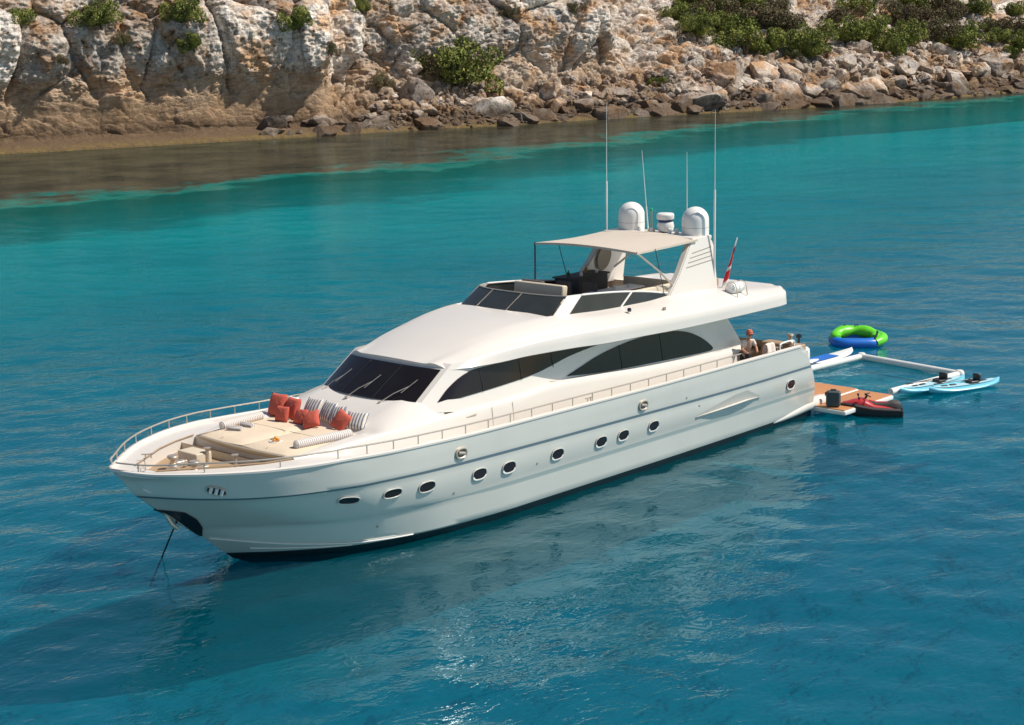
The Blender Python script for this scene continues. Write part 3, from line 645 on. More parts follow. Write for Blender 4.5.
# windlass, capstans, cleats, chain stopper in the well
for (x, yy) in ((25.35, .45), (25.35, -.45)):
    mb = MB(); mb.lathe([(.0, .34), (.13, .34), (.15, .30), (.09, .24), (.08, .14), (.15, .08), (.17, 0), (.2, -.02)], (x, yy, 2.65), 20); mb.box((x - .22, yy, 2.73), (.34, .22, .16), bev=.03)
    mb.build('windlass', STEEL, Y_)
for (x, yy, z, a) in ((26.1, .12, 2.64, 0), (25.0, .9, 2.64, 0), (25.9, .72, 3.0, .5), (25.9, -.72, 3.0, -.5), (24.6, 1.3, 2.64, 0), (26.75, .25, 3.0, 0), (3.2, 3.0, 2.66, 0), (13.2, 3.17, 2.72, 0)):
    mb = MB(); c, s_ = math.cos(a), math.sin(a)
    for k in (-.07, .07): mb.tube([(x + c * k, yy + s_ * k, z - .02), (x + c * k, yy + s_ * k, z + .08)], .018, 8)
    mb.tube([(x - c * .17, yy - s_ * .17, z + .10), (x, yy, z + .085), (x + c * .17, yy + s_ * .17, z + .10)], .02, 8); mb.build('cleat', STEEL, Y_)
mb = MB(); mb.tube([(25.2, .45, 2.72), (26.0, .2, 2.70), (26.9, .0, 2.95)], .025, 8); mb.build('chain', DSTEEL, Y_)
mb = MB(); mb.box((24.55, -.6, 2.78), (.5, .8, .3), bev=.04); mb.build('deck_locker', CREAM, Y_)
for yy in (.95, -.2):
    mb = MB(); mb.tube([(24.45, yy, 2.64), (24.45, yy, 3.0)], .05, 12); mb.lathe([(.05, 0), (.09, .02), (.1, .05), (0, .07)], (24.45, yy, 3.0), 14); mb.build('vent_post', STEEL, Y_)

# trunk (coachroof) and lower house body
zc = pchip([4.2, 9.8, 12.5, 14.0, 15.5, 18, 21, 23.5], [2.84, 3.05, 3.22, 3.26, 3.16, 3.12, 3.06, 2.90])
ye = pchip([4.2, 16, 20, 22, 23.45], [2.42, 2.42, 2.38, 2.28, 2.02])
cen = pchip([18.3, 19.0, 19.5, 20.5, 20.9, 23.5], [3.66, 3.6, 3.5, 3.14, 2.92, 2.88])
body = MB(); xs = np.concatenate([np.linspace(4.2, 18.3, 60), np.linspace(18.4, 23.42, 50)])
def bodyprof(x):
    c = zc(x); yv = ye(x); z0 = max(cen(x), 0) if x > 18.3 else c + .02
    k = smooth01(np.float64(x), 20.6, 21.0)
    P = [(yv + .16, ZD(x) - .1), (yv + .12, ZD(x) + .25), (yv + .07, c - .18), (yv + .045, c - .07), (yv + .01, c - .015), (yv - .06, c + .02)]
    if x > 18.3:
        zi = lerp(z0, 2.90, 0); P += [(lerp(2.0, 1.9, k), lerp(lerp(c, z0, .82), c + .01, k)), (lerp(1.5, 1.84, k), lerp(z0, c - .0, k)), (1.45, z0), (.8, z0 + .01), (0, z0 + .015)]
    else: P += [(2.0, z0), (1.7, z0), (1.45, z0), (.8, z0), (0, z0)]
    return P
for side in (1, -1):
    rows = [[Vector((x, side * p[0], p[1])) for p in bodyprof(x)] for x in xs]
    body.grid(rows, 0, flip=side < 0)
pf = bodyprof(xs[-1]); ring = [Vector((xs[-1], p[0], p[1])) for p in pf] + [Vector((xs[-1], -p[0], p[1])) for p in pf[::-1][1:]]
body.add(ring, [tuple(range(len(ring)))]); 
pa_ = bodyprof(xs[0]); ring = [Vector((xs[0], p[0], p[1])) for p in pa_] + [Vector((xs[0], -p[0], p[1])) for p in pa_[::-1][1:]]
body.add(ring, [tuple(range(len(ring)))[::-1]])
body.build('lower_deckhouse', GEL, Y_, sharp=50)
# sunpad moulding, prow shaped and undercut towards the bow
sp_ = MB(); n_ = 24
def padring(grow, z, dx=0):
    out = []
    for i in range(n_ + 1):
        t = -1 + 2 * i / n_; out.append(Vector((23.5 + dx + .12 * (1 - t * t) , t * (1.86 + grow), z)))
    return out
sp_.grid([padring(-.55, 2.58, -.55), padring(-.25, 2.68, -.30), padring(-.02, 2.86, -.03), padring(.0, 2.93, 0), padring(-.03, 2.965, -.03)], 0)
for s_ in (1, -1):
    sp_.grid([[Vector((22.95, s_ * 1.31, 2.58)), Vector((23.2, s_ * 1.61, 2.68)), Vector((23.47, s_ * 1.84, 2.86)), Vector((23.5, s_ * 1.86, 2.93)), Vector((23.47, s_ * 1.83, 2.965))],
              [Vector((21.5, s_ * 1.9, 2.5)), Vector((21.5, s_ * 1.93, 2.68)), Vector((21.4, s_ * 1.96, 2.86)), Vector((21.4, s_ * 1.96, 2.93)), Vector((21.4, s_ * 1.93, 2.965))]], 0, flip=s_ < 0)
sp_.build('sunpad_base', CREAM, Y_, sharp=60)
pd = MB()
def cush(mb, x0, x1, y0a, y0b, y1a, y1b, z, th, bow=0, nx_=14, ny_=10, puff=.03):
    rows = []
    for i in range(nx_ + 1):
        u = i / nx_; r = []
        for j in range(ny_ + 1):
            q = j / ny_; x = lerp(x0, x1, u) + (bow * (1 - (2 * q - 1) ** 2) * u if bow else 0); yy = lerp(lerp(y0a, y1a, u), lerp(y0b, y1b, u), q)
            e = min(u, 1 - u, q, 1 - q); r.append(Vector((x, yy, z + th * min(1, (e * 14 + .02)) ** .5 + puff * math.sin(PI * u) * math.sin(PI * q))))
        rows.append(r)
    mb.grid(rows)
cush(pd, 20.75, 23.46, -1.92, -.02, -1.80, -.01, 2.93, .075, bow=.06); cush(pd, 20.75, 23.46, .02, 1.92, .01, 1.80, 2.93, .075, bow=.06)
pd.build('sun_mattress', PADM, Y_, clean=False)

sm_ = MB()
for yy in (-.95, .95): sm_.tube([(20.85, yy, 3.022), (22.1, yy, 3.032), (23.40, yy * .97, 3.018)], .010, 5)
for xx in (21.9,):
    for s_ in (1, -1): sm_.tube([(xx, s_ * .08, 3.025), (xx, s_ * .95, 3.034), (xx, s_ * 1.76, 3.02)], .010, 5)
sm_.build('piping', CREAM, Y_)
# greenhouse: side walls and windscreen
yb = lambda x: float(np.interp(x, [4.0, 16, 18.3, 19.0], [2.34, 2.34, 2.24, 1.98])); yt = lambda x: float(np.interp(x, [4.0, 15, 17, 17.85], [2.12, 2.12, 2.08, 1.96]))
gh = MB()
def ghp(u, side):   # u 0..1 aft to front corner: base point, top point
    xb = lerp(4.15, 18.95, u); xt = lerp(5.25, 17.78, u)
    return Vector((xb, side * yb(xb), lerp(2.7, 3.47, smooth01(np.float64(u), .6, 1)))), Vector((xt, side * yt(xt), 4.30))
WB = lambda t: Vector((19.52 - .57 * abs(t) ** 2.4, t * 1.98, 3.5 - .03 * abs(t) ** 2)); WT = lambda t: Vector((18.12 - .34 * abs(t) ** 2.4, t * 1.96, 4.36 - .06 * abs(t) ** 2))
ring_b = [ghp(u, 1)[0] for u in np.linspace(0, 1, 40)] + [WB(t) for t in np.linspace(.999, -.999, 31)] + [ghp(u, -1)[0] for u in np.linspace(1, 0, 40)]
ring_t = [ghp(u, 1)[1] for u in np.linspace(0, 1, 40)] + [WT(t) for t in np.linspace(.999, -.999, 31)] + [ghp(u, -1)[1] for u in np.linspace(1, 0, 40)]
rows = [[a.lerp(b, t) for a, b in zip(ring_b, ring_t)] for t in (-.25, 0, .33, .66, 1, 1.12)]
gh.grid(rows, 0); gh.add([ring_b[0], ring_t[0], ring_t[-1], ring_b[-1]], [(0, 1, 2, 3)])
gh_o = gh.build('deckhouse_wall', GEL, Y_, sharp=40)
def wallY(x, z):  # half breadth of the side wall
    best = lerp(yb(x), yt(min(x, 17.7)), (z - 2.9) / 1.4); return best
GH = gh_o.data; GHB = BVHTree.FromPolygons([v_.co for v_ in GH.vertices], [p_.vertices[:] for p_ in GH.polygons])
def wallY(x, z):
    h = GHB.ray_cast(Vector((x, 5, z)), Vector((0, -1, 0)), 8)
    return h[0].y if h[0] else lerp(yb(x), yt(min(x, 17.7)), (z - 2.9) / 1.4)
def wallP(x, z, side, off):
    q = GHB.find_nearest(Vector((x, lerp(2.28, 2.1, (z - 3) / 1.2), z))); n_ = q[1] if q[1].y > 0 else -q[1]
    p = q[0] + n_ * off; return Vector((p.x, side * p.y, p.z))
def side_window(name, outline, side, m=GLASS, off=.022):
    bm = bmesh.new(); vs = [bm.verts.new(wallP(x, z, side, off)) for x, z in outline]
    bm.faces.new(vs if side > 0 else vs[::-1]); bmesh.ops.triangulate(bm, faces=bm.faces[:], ngon_method='BEAUTY'); bmesh.ops.subdivide_edges(bm, edges=[e_ for e_ in bm.edges if not e_.is_boundary and e_.calc_length() > .3], cuts=5, use_grid_fill=True); bmesh.ops.triangulate(bm, faces=bm.faces[:])
    for v_ in bm.verts:
        if not v_.is_boundary: v_.co = wallP(v_.co.x, v_.co.z, side, off)
    r_ = bmesh.ops.extrude_face_region(bm, geom=bm.faces[:]); 
    for v_ in [g_ for g_ in r_['geom'] if isinstance(g_, bmesh.types.BMVert)]: v_.co.y -= side * .05
    me = bpy.data.meshes.new(name); bmesh.ops.recalc_face_normals(bm, faces=bm.faces[:]); bm.to_mesh(me); bm.free(); me.materials.append(m); me.set_sharp_from_angle(angle=.5)
    o = bpy.data.objects.new(name, me); COL.objects.link(o); o.parent = Y_; return o
fw_out = [(p.x, p.z) for p in spline([(18.42, 0, 3.50), (17.85, 0, 3.86), (17.1, 0, 4.12), (16.2, 0, 4.16), (15, 0, 4.19), (13.6, 0, 4.20), (12.2, 0, 4.14), (11.3, 0, 4.04)], 5)] + [(p.x, p.z) for p in spline([(12.0, 0, 3.99), (13, 0, 3.88), (14.4, 0, 3.64), (16, 0, 3.53), (17.6, 0, 3.47)], 5)]
aw_out = [(p.x, p.z) for p in spline([(13.15, 0, 3.33), (12.4, 0, 3.52), (11.7, 0, 3.69), (10.9, 0, 3.82), (10.05, 0, 3.91), (9.1, 0, 3.95), (8.1, 0, 3.92), (7.2, 0, 3.76), (6.5, 0, 3.47), (6.02, 0, 3.14), (6.0, 0, 3.02), (6.4, 0, 2.995), (8.2, 0, 3.05), (10.9, 0, 3.15), (12.4, 0, 3.26)], 5)]
for side in (1, -1):
    for nm, ol, mx_ in (('front_side_window', fw_out, (16.7, 15.1, 13.7)), ('aft_side_window', aw_out, (10.6, 8.6))):
        o = side_window(nm, ol, side)
        for xm in mx_:
            zs_ = [z for x, z in ol if abs(x - xm) < .6]; z0_, z1_ = min(zs_), max(zs_)
            mb = MB(); mb.tube([(xm, side * (wallY(xm, z0_) + .028), z0_ + .02), (xm + .03, side * (wallY(xm, z1_) + .028), z1_ - .03)], .012, 6); mb.build('mullion', BLACK, o)
    # moulded sill under the aft window
    mb = MB(); P = [(5.5, 2.93), (7, 2.94), (9, 2.99), (11, 3.07), (13.0, 3.2), (13.9, 3.32)]
    mb.tube([(x, side * (wallY(x, z) + .015), z) for x, z in P], [.01, .035, .04, .04, .035, .005], 8); mb.build('window_sill', GEL, Y_)
# windscreen in three panes with wipers
def ws(t, k): return WB(t).lerp(WT(t), k)
for (t0, t1) in ((-.95, -.33), (-.315, .315), (.33, .95)):
    rows = []
    for k in np.linspace(.06, .93, 8):
        r = []
        for t in np.linspace(t0, t1, 14):
            tt = t * (1 - .01 * k); p = ws(tt, k); r.append(p + Vector((.5, 0, .85)).normalized() * .028)
        rows.append(r)
    mb = MB(); mb.grid(rows); o = mb.build('windscreen_pane', GLASS, Y_, clean=False)
ms = MB()
for t in (-.3225, .3225): ms.grid([[ws(t - .012, k) + Vector((.02, 0, .03)) for k in np.linspace(.06, .93, 4)], [ws(t + .012, k) + Vector((.02, 0, .03)) for k in np.linspace(.06, .93, 4)]])
ms.build('windscreen_mullion', BLACK, Y_, clean=False)
for t0_, t1_ in ((-.75, -.55), (-.1, .12), (.52, .74)):
    mb = MB(); a = ws(t0_, -.02) + Vector((.07, 0, .05)); b = ws(t1_, .40) + Vector((.05, 0, .08))
    mb.tube([a, a.lerp(b, .5) + Vector((.03, 0, .03)), b], .012, 6); d_ = Vector((-.35, .5 * 0 + .12, .22))
    mb.tube([b - d_ * .7, b + d_ * .7], .009, 6); mb.lathe([(.05, 0), (.05, .05), (0, .06)], a - Vector((0, 0, .03)), 10); mb.build('wiper', STEEL, Y_)
mb = MB(); mb.tube([(17.6, 2.47, 2.95), (17.25, 2.5, 2.99)], .02, 8)
for x_ in (17.6, 17.25): mb.tube([(x_, 2.38, 2.96), (x_, 2.49, 2.97)], .014, 6)
o = mb.build('door_handle', STEEL, Y_)
mb = MB()
for x_ in (16.6, 15.75): mb.tube([(x_, 2.55, 2.25), (x_, 2.49, 3.06)], .006, 5)
mb.build('door_seam', LINE, Y_)

# ---- flybridge body
XR = np.concatenate([np.linspace(2.42, 5.9, 14), [5.901], np.linspace(6.2, 13.55, 32), [13.551], np.linspace(13.8, 18.16, 26)])
yl = pchip([2.42, 2.7, 3.4, 8, 12, 13, 14.5, 16, 17.3, 18.16], [2.75, 2.95, 3.03, 3.05, 3.0, 2.88, 2.62, 2.36, 2.16, 1.98])
zl = pchip([2.42, 8, 10.7, 12.2, 13.5, 15, 16.2, 17.8, 18.16], [4.11, 4.14, 4.21, 4.24, 4.28, 4.27, 4.22, 4.22, 4.24])
zk = pchip([2.42, 4.5, 7.7, 10.2, 12.1, 14, 16, 17.4, 18.16], [4.52, 4.53, 4.57, 4.63, 4.69, 4.66, 4.52, 4.36, 4.29])
ykk = pchip([2.42, 2.9, 8, 12, 13.5, 15, 16.5, 18.16], [2.72, 3.0, 3.06, 3.0, 2.76, 2.5, 2.2, 1.9])
ycm = pchip([2.42, 5.5, 8, 11, 12.8, 13.5, 14, 16, 18.16], [2.3, 2.12, 2.02, 2.02, 2.0, 1.9, 1.85, 1.5, 1.2])
zcm = pchip([2.42, 4, 5.5, 6.5, 7.7, 9, 11, 12.6, 13.6, 14.6, 16.2, 17.6, 18.16], [4.66, 4.78, 4.93, 5.0, 5.02, 4.97, 5.0, 5.08, 5.13, 5.08, 4.84, 4.52, 4.40])
zct = pchip([13.5, 14.6, 16.2, 17.6, 18.16], [5.19, 5.17, 4.93, 4.58, 4.45])
def roofprof(x, hollow):
    a = (yl(x), zl(x)); b = (ykk(x), zk(x)); c = (ycm(x), zcm(x)); ay = a[0]; fl = .16 if x < 15 else .02
    P = [(max(ay - .85, 1.2), a[1] + .16), (ay - .10, a[1] + .015), (ay - .03, a[1]), (ay, a[1] + .02), (lerp(ay, b[0], .5), lerp(a[1], b[1], .5)), (b[0], b[1] - .02), (b[0] - .03, b[1] + .02), (b[0] - .09, b[1] + .05)]
    n = 7
    for i in range(1, n):
        t = i / n; yv = lerp(b[0] - .09, c[0] + .08, t); zz_ = lerp(b[1] + .05, c[1] - .02, t) + .06 * math.sin(PI * t); P.append((yv, zz_))
    P.append((c[0] + .04, c[1]));
    if hollow: P += [(c[0], c[1] + .012), (c[0] - .06, c[1]), (c[0] - .09, c[1] - .05), (c[0] - .10, 4.5), (.9, 4.49), (0, 4.49)]
    else:
        z0 = zct(x) if x > 13.5 else lerp(4.70, c[1] - .02, smooth01(np.float64(x), 3, 5.8))
        if x > 13.5: P += [(c[0] - .1, lerp(c[1], z0, .2)), (c[0] * .8, lerp(c[1], z0, .42)), (c[0] * .6, lerp(c[1], z0, .68)), (c[0] * .4, lerp(c[1], z0, .86)), (c[0] * .2, lerp(c[1], z0, .97)), (0, z0)]
        else: P += [(c[0] - .03, c[1]), (c[0] - .12, lerp(c[1], z0, .85)), (c[0] - .2, z0), (c[0] * .6, z0), (c[0] * .3, z0), (0, z0)]
    if x > 16.6: P = [(q[0], q[1]) if i else (max(ay - .85, 1.2), a[1] + .0) for i, q in enumerate(P)]
    return P
def rshift(x, y): return x - .36 * min(abs(y) / 1.96, 1) ** 2.4 * float(smooth01(np.float64(x), 16.6, 18.16))
rf = MB()
for side in (1, -1):
    rows = [[Vector((rshift(x, p[0]), side * p[0], p[1])) for p in roofprof(x, 5.9005 < x < 13.5505)] for x in XR]
    rf.grid(rows, 0, flip=side < 0)
for xe, fl_ in ((XR[0], 1), (XR[-1], 0)):
    P = roofprof(xe, False); ring = [Vector((rshift(xe, p[0]), p[0], p[1])) for p in P] + [Vector((rshift(xe, p[0]), -p[0], p[1])) for p in P[::-1][1:]]
    if fl_:   # rounded aft edge
        cz = 4.4; r2 = [Vector((xe - .07, q.y * .985, cz + (q.z - cz) * .72)) for q in ring]; rf.grid([ring, r2], 0); rf.add(r2, [tuple(range(len(r2)))])
    else:
        nP = len(P); port = [Vector((rshift(xe, p[0]), p[0], p[1])) for p in P[2:]]; low = [Vector((rshift(xe, p[0]) - .02, p[0] * .995, 4.235)) for p in P[2:]]
        rf.grid([port, low]); rf.grid([[Vector((q.x, -q.y, q.z)) for q in port], [Vector((q.x, -q.y, q.z)) for q in low]], flip=True)
rf.grid([[Vector((rshift(x, 1.2) if x > 16.6 else x, s * max(yl(x) - .85, 1.2), zl(x) + (.155 if x <= 16.6 else 0))) for x in XR] for s in (1, -1)])
rf.build('flybridge', GEL, Y_, sharp=48)
fl = MB(); xs = np.linspace(6.0, 13.5, 10); fl.grid([[Vector((x, s * (ycm(x) - .12), 4.505)) for x in xs] for s in (1, -1)]); fl.build('flybridge_floor', TEAK, Y_)
# venturi windscreen: front panes, side panes, white slanted pillars
def fb(t): return Vector((13.72 - .42 * abs(t) ** 2.6, t * 1.86, 5.17 - .05 * abs(t)))
def ft(t): return Vector((12.92 - .36 * abs(t) ** 2.6, t * 1.80, 5.60 - .02 * abs(t)))
for (t0, t1) in ((-.99, -.5), (-.49, .19), (.2, .98)):
    mb = MB(); mb.grid([[fb(t).lerp(ft(t), k) for t in np.linspace(t0, t1, 14)] for k in (0, .33, .66, 1)]); mb.build('flybridge_screen_pane', GLASS2, Y_, clean=False)
mb = MB()
for t in (-.495, .195): mb.tube([fb(t) + Vector((.02, 0, 0)), ft(t) + Vector((.02, 0, .01))], .009, 6)
mb.tube([ft(t) + Vector((0, 0, .01)) for t in np.linspace(-1, 1, 30)], .02, 6); mb.build('screen_frame', STEEL, Y_)
for side in (1, -1):
    # slanted pillar between front and side glass
    mb = MB(); mb.grid([[Vector((13.25, side * 1.88, 5.11)), Vector((12.55, side * 1.82, 5.60))], [Vector((12.98, side * 1.98, 5.10)), Vector((12.28, side * 1.93, 5.60))], [Vector((12.72, side * 2.0, 5.08)), Vector((12.02, side * 1.95, 5.60))]])
    mb.grid([[Vector((13.2, side * 1.8, 5.09)), Vector((12.5, side * 1.76, 5.60))], [Vector((12.72, side * 1.92, 5.08)), Vector((12.02, side * 1.89, 5.60))]]); mb.build('screen_pillar', WHITE, Y_, clean=False)
    tops = pchip([7.6, 9.2, 10.6, 12.0], [5.02, 5.30, 5.46, 5.57]); sp2 = lambda x: Vector((x, side * 2.01, zcm(x) + .0)); st_ = lambda x: Vector((x - .0, side * 1.94, tops(x)))
    for (xa, xb) in ((12.68, 10.35), (10.25, 7.65)):
        mb = MB(); mb.grid([[sp2(x) for x in np.linspace(xa, xb, 10)], [Vector((x - .62 * min(1, (x - 7.4) / 2.5), side * 1.94, tops(x - .62 * min(1, (x - 7.4) / 2.5)))) for x in np.linspace(xa, xb, 10)]]); mb.build('flybridge_side_pane', GLASS2, Y_, clean=False)
    mb = MB(); mb.tube([Vector((x, side * 1.935, tops(x) + .015)) for x in np.linspace(12.05, 7.3, 14)], .03, 8); mb.tube([(10.3, side * 2.02, 4.98), (9.68, side * 1.95, 5.37)], .03, 6); mb.build('screen_trim', WHITE, Y_)
# flybridge furniture
mb = MB(); mb.box((11.88, .15, 5.58), (.26, 1.92, .36), rot=Matrix.Rotation(math.radians(-8), 3, 'Y') @ Matrix.Rotation(.05, 3, 'Z'), bev=.07); mb.build('seat_back', CREAM, Y_)
mb = MB(); mb.box((11.55, .15, 4.78), (.9, 1.9, .55), bev=.06); mb.box((11.45, .15, 5.12), (.7, 1.9, .16), bev=.06); mb.build('seat_cushion', CREAM, Y_)
mb = MB(); mb.box((12.6, 0, 5.2), (.8, 3.3, .12), bev=.03); mb.box((12.75, .3, 5.3), (.35, 1.0, .2), bev=.04); mb.build('dashboard', DGREY, Y_)
mb = MB(); mb.box((10.9, -1.35, 4.8), (.7, .9, .6), bev=.06); mb.box((10.55, -1.35, 5.2), (.2, .9, .7), bev=.08); mb.build('helm_seat', DGREY, Y_)
for x_, y_2 in ((10.2, -.6), (9.4, -.9), (9.9, .2)):
    mb = MB(); mb.box((x_, y_2, 4.92), (.6, .6, .18), bev=.07); mb.box((x_ - .28, y_2, 5.22), (.14, .58, .55), bev=.06); mb.tube([(x_, y_2, 4.5), (x_, y_2, 4.9)], .05, 8); mb.build('armchair', DGREY, Y_)
mb = MB(); mb.box((8.9, 1.5, 4.78), (3.0, .75, .55), bev=.06); mb.box((8.9, 1.80, 5.14), (3.0, .16, .42), bev=.06); mb.box((7.3, .9, 4.78), (.7, 1.9, .55), bev=.06); mb.box((7.02, .6, 5.12), (.16, 2.2, .42), bev=.06); mb.build('sofa', CREAM, Y_)
mb = MB(); mb.box((8.9, .62, 5.2), (2.3, .62, .06), bev=.025); mb.build('table_top', WHITE, Y_)
mb = MB(); mb.box((8.9, .62, 5.13), (2.2, .55, .07), bev=.02); mb.tube([(8.9, .62, 4.5), (8.9, .62, 5.1)], .06, 10); mb.build('table_base', mat('mahogany', (.09, .02, .015), .3, coat=.5), Y_)
mb = MB(); mb.box((8.2, -1.35, 4.95), (1.9, .7, .9), bev=.05); mb.box((8.2, -1.35, 5.42), (2.0, .8, .05), bev=.02); mb.build('bar_unit', DGREY, Y_)
for k, (x_, y_2, h_) in enumerate(((8.9, -1.3, .22), (8.5, -1.1, .16), (7.9, -1.4, .25), (7.6, -1.2, .14), (8.9, .6, .12), (8.3, .7, .1))):
    o = MB().lathe([(0, 0), (.05, 0), (.055, h_ * .6), (.02, h_ * .8), (.02, h_), (0, h_)], (0, 0, 0), 10).build('bottle' if k < 4 else 'glass', [mat('green_glass', (.04, .14, .03), .2), WHITE, mat('amber', (.4, .18, .03), .3), WHITE, WHITE, WHITE][k])
    o.location = (x_, y_2, 5.445 if k < 4 else 5.23); tag(o, ['green bottle on the flybridge bar', 'white squat bottle on the flybridge bar', 'amber bottle on the flybridge bar', 'smallest white flask at the end of the flybridge bar', 'drinking glass on the forward part of the flybridge table', 'drinking glass on the aft part of the flybridge table'][k], 'bottle' if k < 4 else 'glass')
# radar arch
def arch_leg(side):
    bm_ = MB(); foot = [(8.05, 5.02), (5.45, 4.92)]; out = [(8.05, 4.95), (7.35, 5.62), (6.95, 6.1), (6.62, 6.5), (6.4, 6.66), (5.75, 6.68), (5.42, 6.5), (5.36, 6.3), (5.38, 5.6), (5.4, 4.85)]
    yo = lambda z: lerp(2.1, 1.86, (z - 4.9) / 1.8); th = .24
    A = [Vector((x, side * yo(z), z)) for x, z in out]; B = [Vector((x, side * (yo(z) - th), z)) for x, z in out]; n = len(out)
    F_ = [tuple(range(n)), tuple(range(2 * n - 1, n - 1, -1))] + [(i, (i + 1) % n, n + (i + 1) % n, n + i) for i in range(n)]
    bm = bmesh.new(); vs = [bm.verts.new(v_) for v_ in A + B]; [bm.faces.new([vs[i] for i in f]) for f in F_]; bmesh.ops.recalc_face_normals(bm, faces=bm.faces[:])
    bmesh.ops.bevel(bm, geom=bm.edges[:], offset=.035, segments=2, affect='EDGES'); bm_.bm(bm)
    o = bm_.build('radar_arch_leg', GEL, Y_, sharp=50)
    lv = MB()
    for k in range(4):
        z = 5.78 + k * .14; lv.tube([(lerp(6.95, 6.45, k / 4), side * (yo(z) + .003), z), (5.55, side * (yo(z + .1) + .003), z + .10)], .014, 5)
    lv.build('louvre', LINE, o); 
    return o
lp_ = arch_leg(1); ls_ = arch_leg(-1)
mb = MB(); mb.lathe([(0, 0), (.26, 0), (.32, .02), (.34, .0)], (0, 0, 0), 28, rot=Matrix.Rotation(-PI / 2, 3, 'X'))
for v_ in mb.V: v_.z *= 1.35; v_.y *= 1
o = mb.build('speaker_grille', mat('grille', (.30, .25, .20), .7), ls_); o.location = (6.65, -1.66, 5.80); o.rotation_euler = (math.radians(-8), math.radians(-14), 0)
mb = MB(); mb.box((5.95, 0, 6.60), (1.05, 3.74, .14), bev=.05); mb.build('radar_arch_beam', GEL, Y_)
for yy in (1.33, -1.33):
    mb = MB(); R_ = .44; pr_ = [(0.0, -.02), (.34, -.02), (.36, .0), (R_, .02), (R_ + .005, .2), (R_, .5)] + [(R_ * math.cos(a), .5 + .43 * math.sin(a)) for a in np.linspace(.15, PI / 2, 10)]
    mb.lathe(pr_, (5.6, yy, 6.64), 36); o = mb.build('satellite_dome', WHITE, Y_, sharp=60)
    mb = MB(); mb.lathe([(R_ + .004, 0), (R_ + .004, .012)], (5.6, yy, 6.9), 36); mb.build('dome_seam', LINE, o)
mb = MB(); mb.lathe([(0, 0), (.16, 0), (.26, .06), (.29, .2), (.26, .32), (.18, .35)], (5.75, .22, 6.68), 24); mb.lathe([(.27, .42), (.29, .45), (.29, .58), (.25, .62), (0, .63)], (5.75, .22, 6.68), 24); o = mb.build('radar_housing', WHITE, Y_)
mb = MB(); mb.lathe([(.19, .34), (.24, .36), (.24, .42), (.2, .44)], (5.75, .22, 6.68), 24); mb.build('radar_band', mat('navy_band', (.03, .05, .16), .5), o)
mb = MB(); mb.tube([(5.8, -.32, 6.66), (5.8, -.32, 7.35)], .03, 8); mb.lathe([(0, 0), (.12, 0), (.11, .1), (.03, .14)], (5.8, -.32, 6.66), 14); o = mb.build('navigation_light_mast', mat('brass', (.45, .33, .2), .4, metal=.6), Y_)
mb = MB(); mb.lathe([(0, 0), (.045, 0), (.045, .1), (0, .12)], (5.8, -.32, 7.33), 12); mb.build('lantern', mat('green_lens', (.05, .4, .2), .2), o)
for x_, y_2 in ((6.1, -.6), (6.05, .62), (5.9, .8), (6.15, -.05)):
    mb = MB(); mb.lathe([(0, 0), (.06, 0), (.07, .1), (.05, .18), (0, .2)], (x_, y_2, 6.67), 12); mb.build('gps_antenna', WHITE, Y_)
for (x_, y_2, z0, z1, lean) in ((5.5, 2.02, 5.0, 10.7, (.0, .02)), (5.75, -2.32, 5.0, 10.85, (0, .08)), (5.6, -.62, 6.66, 9.3, (0, -.25)), (5.6, .99, 6.66, 9.32, (0, 0))):
    o = MB(); top = Vector((x_ + lean[0], y_2 + lean[1], z1)); b_ = Vector((x_, y_2, z0)); k = .55 if z1 > 10 else .3
    o.tube([b_, b_.lerp(top, k)], .034 if z1 > 10 else .022, 8); o.tube([b_.lerp(top, k), b_.lerp(top, .7), top], [.014, .012, .006], 6); o = o.build('whip_antenna', WHITE, Y_)
# bimini
bt = MB(); rows = []
for i in range(15):
    u = i / 14; x = lerp(9.62, 6.3, u); r = []
    for j in range(17):
        q = -1 + 2 * j / 16; hw = lerp(2.12, 1.95, u); sag = .10 * math.sin(PI * min(u * 1.0, 1))
        r.append(Vector((x + .12 * (1 - q * q) * (1 - u), q * hw * (1 - .05 * math.sin(PI * u)), 6.58 + .11 * (1 - q * q) + .04 * u - .03 * math.sin(PI * u))))
    rows.append(r)
bt.grid(rows); bt.grid([[p - Vector((0, 0, .025)) for p in r] for r in rows], flip=True)
bt.grid([rows[0], [p - Vector((0, 0, .07)) for p in rows[0]]]); bt.grid([[r[0] for r in rows], [r[0] - Vector((0, 0, .06)) for r in rows]]); bt.grid([[r[-1] for r in rows], [r[-1] - Vector((0, 0, .06)) for r in rows]])
bim = bt.build('bimini_top', BEIGE, Y_, clean=False)
for s_ in (1, -1):
    mb = MB(); mb.tube([(9.6, s_ * 2.1, 6.6), (9.75, s_ * 1.98, 5.4 if s_ > 0 else 5.3)] if s_ < 0 else [(9.6, 2.08, 6.58), (8.4, 2.02, 5.85), (7.35, 1.96, 5.08)], .03, 8)
    mb.build('bimini_pole', STEEL if s_ > 0 else DSTEEL, bim)
    mb = MB(); mb.tube([(8.6, s_ * 2.02, 6.58), (8.1, s_ * 1.98, 5.1)], .014, 6); mb.build('stay', DSTEEL, bim)
mb = MB(); mb.tube([(6.9, .45, 6.62), (7.9, -.2, 5.75)], .035, 8); mb.build('bimini_brace', WHITE, bim)
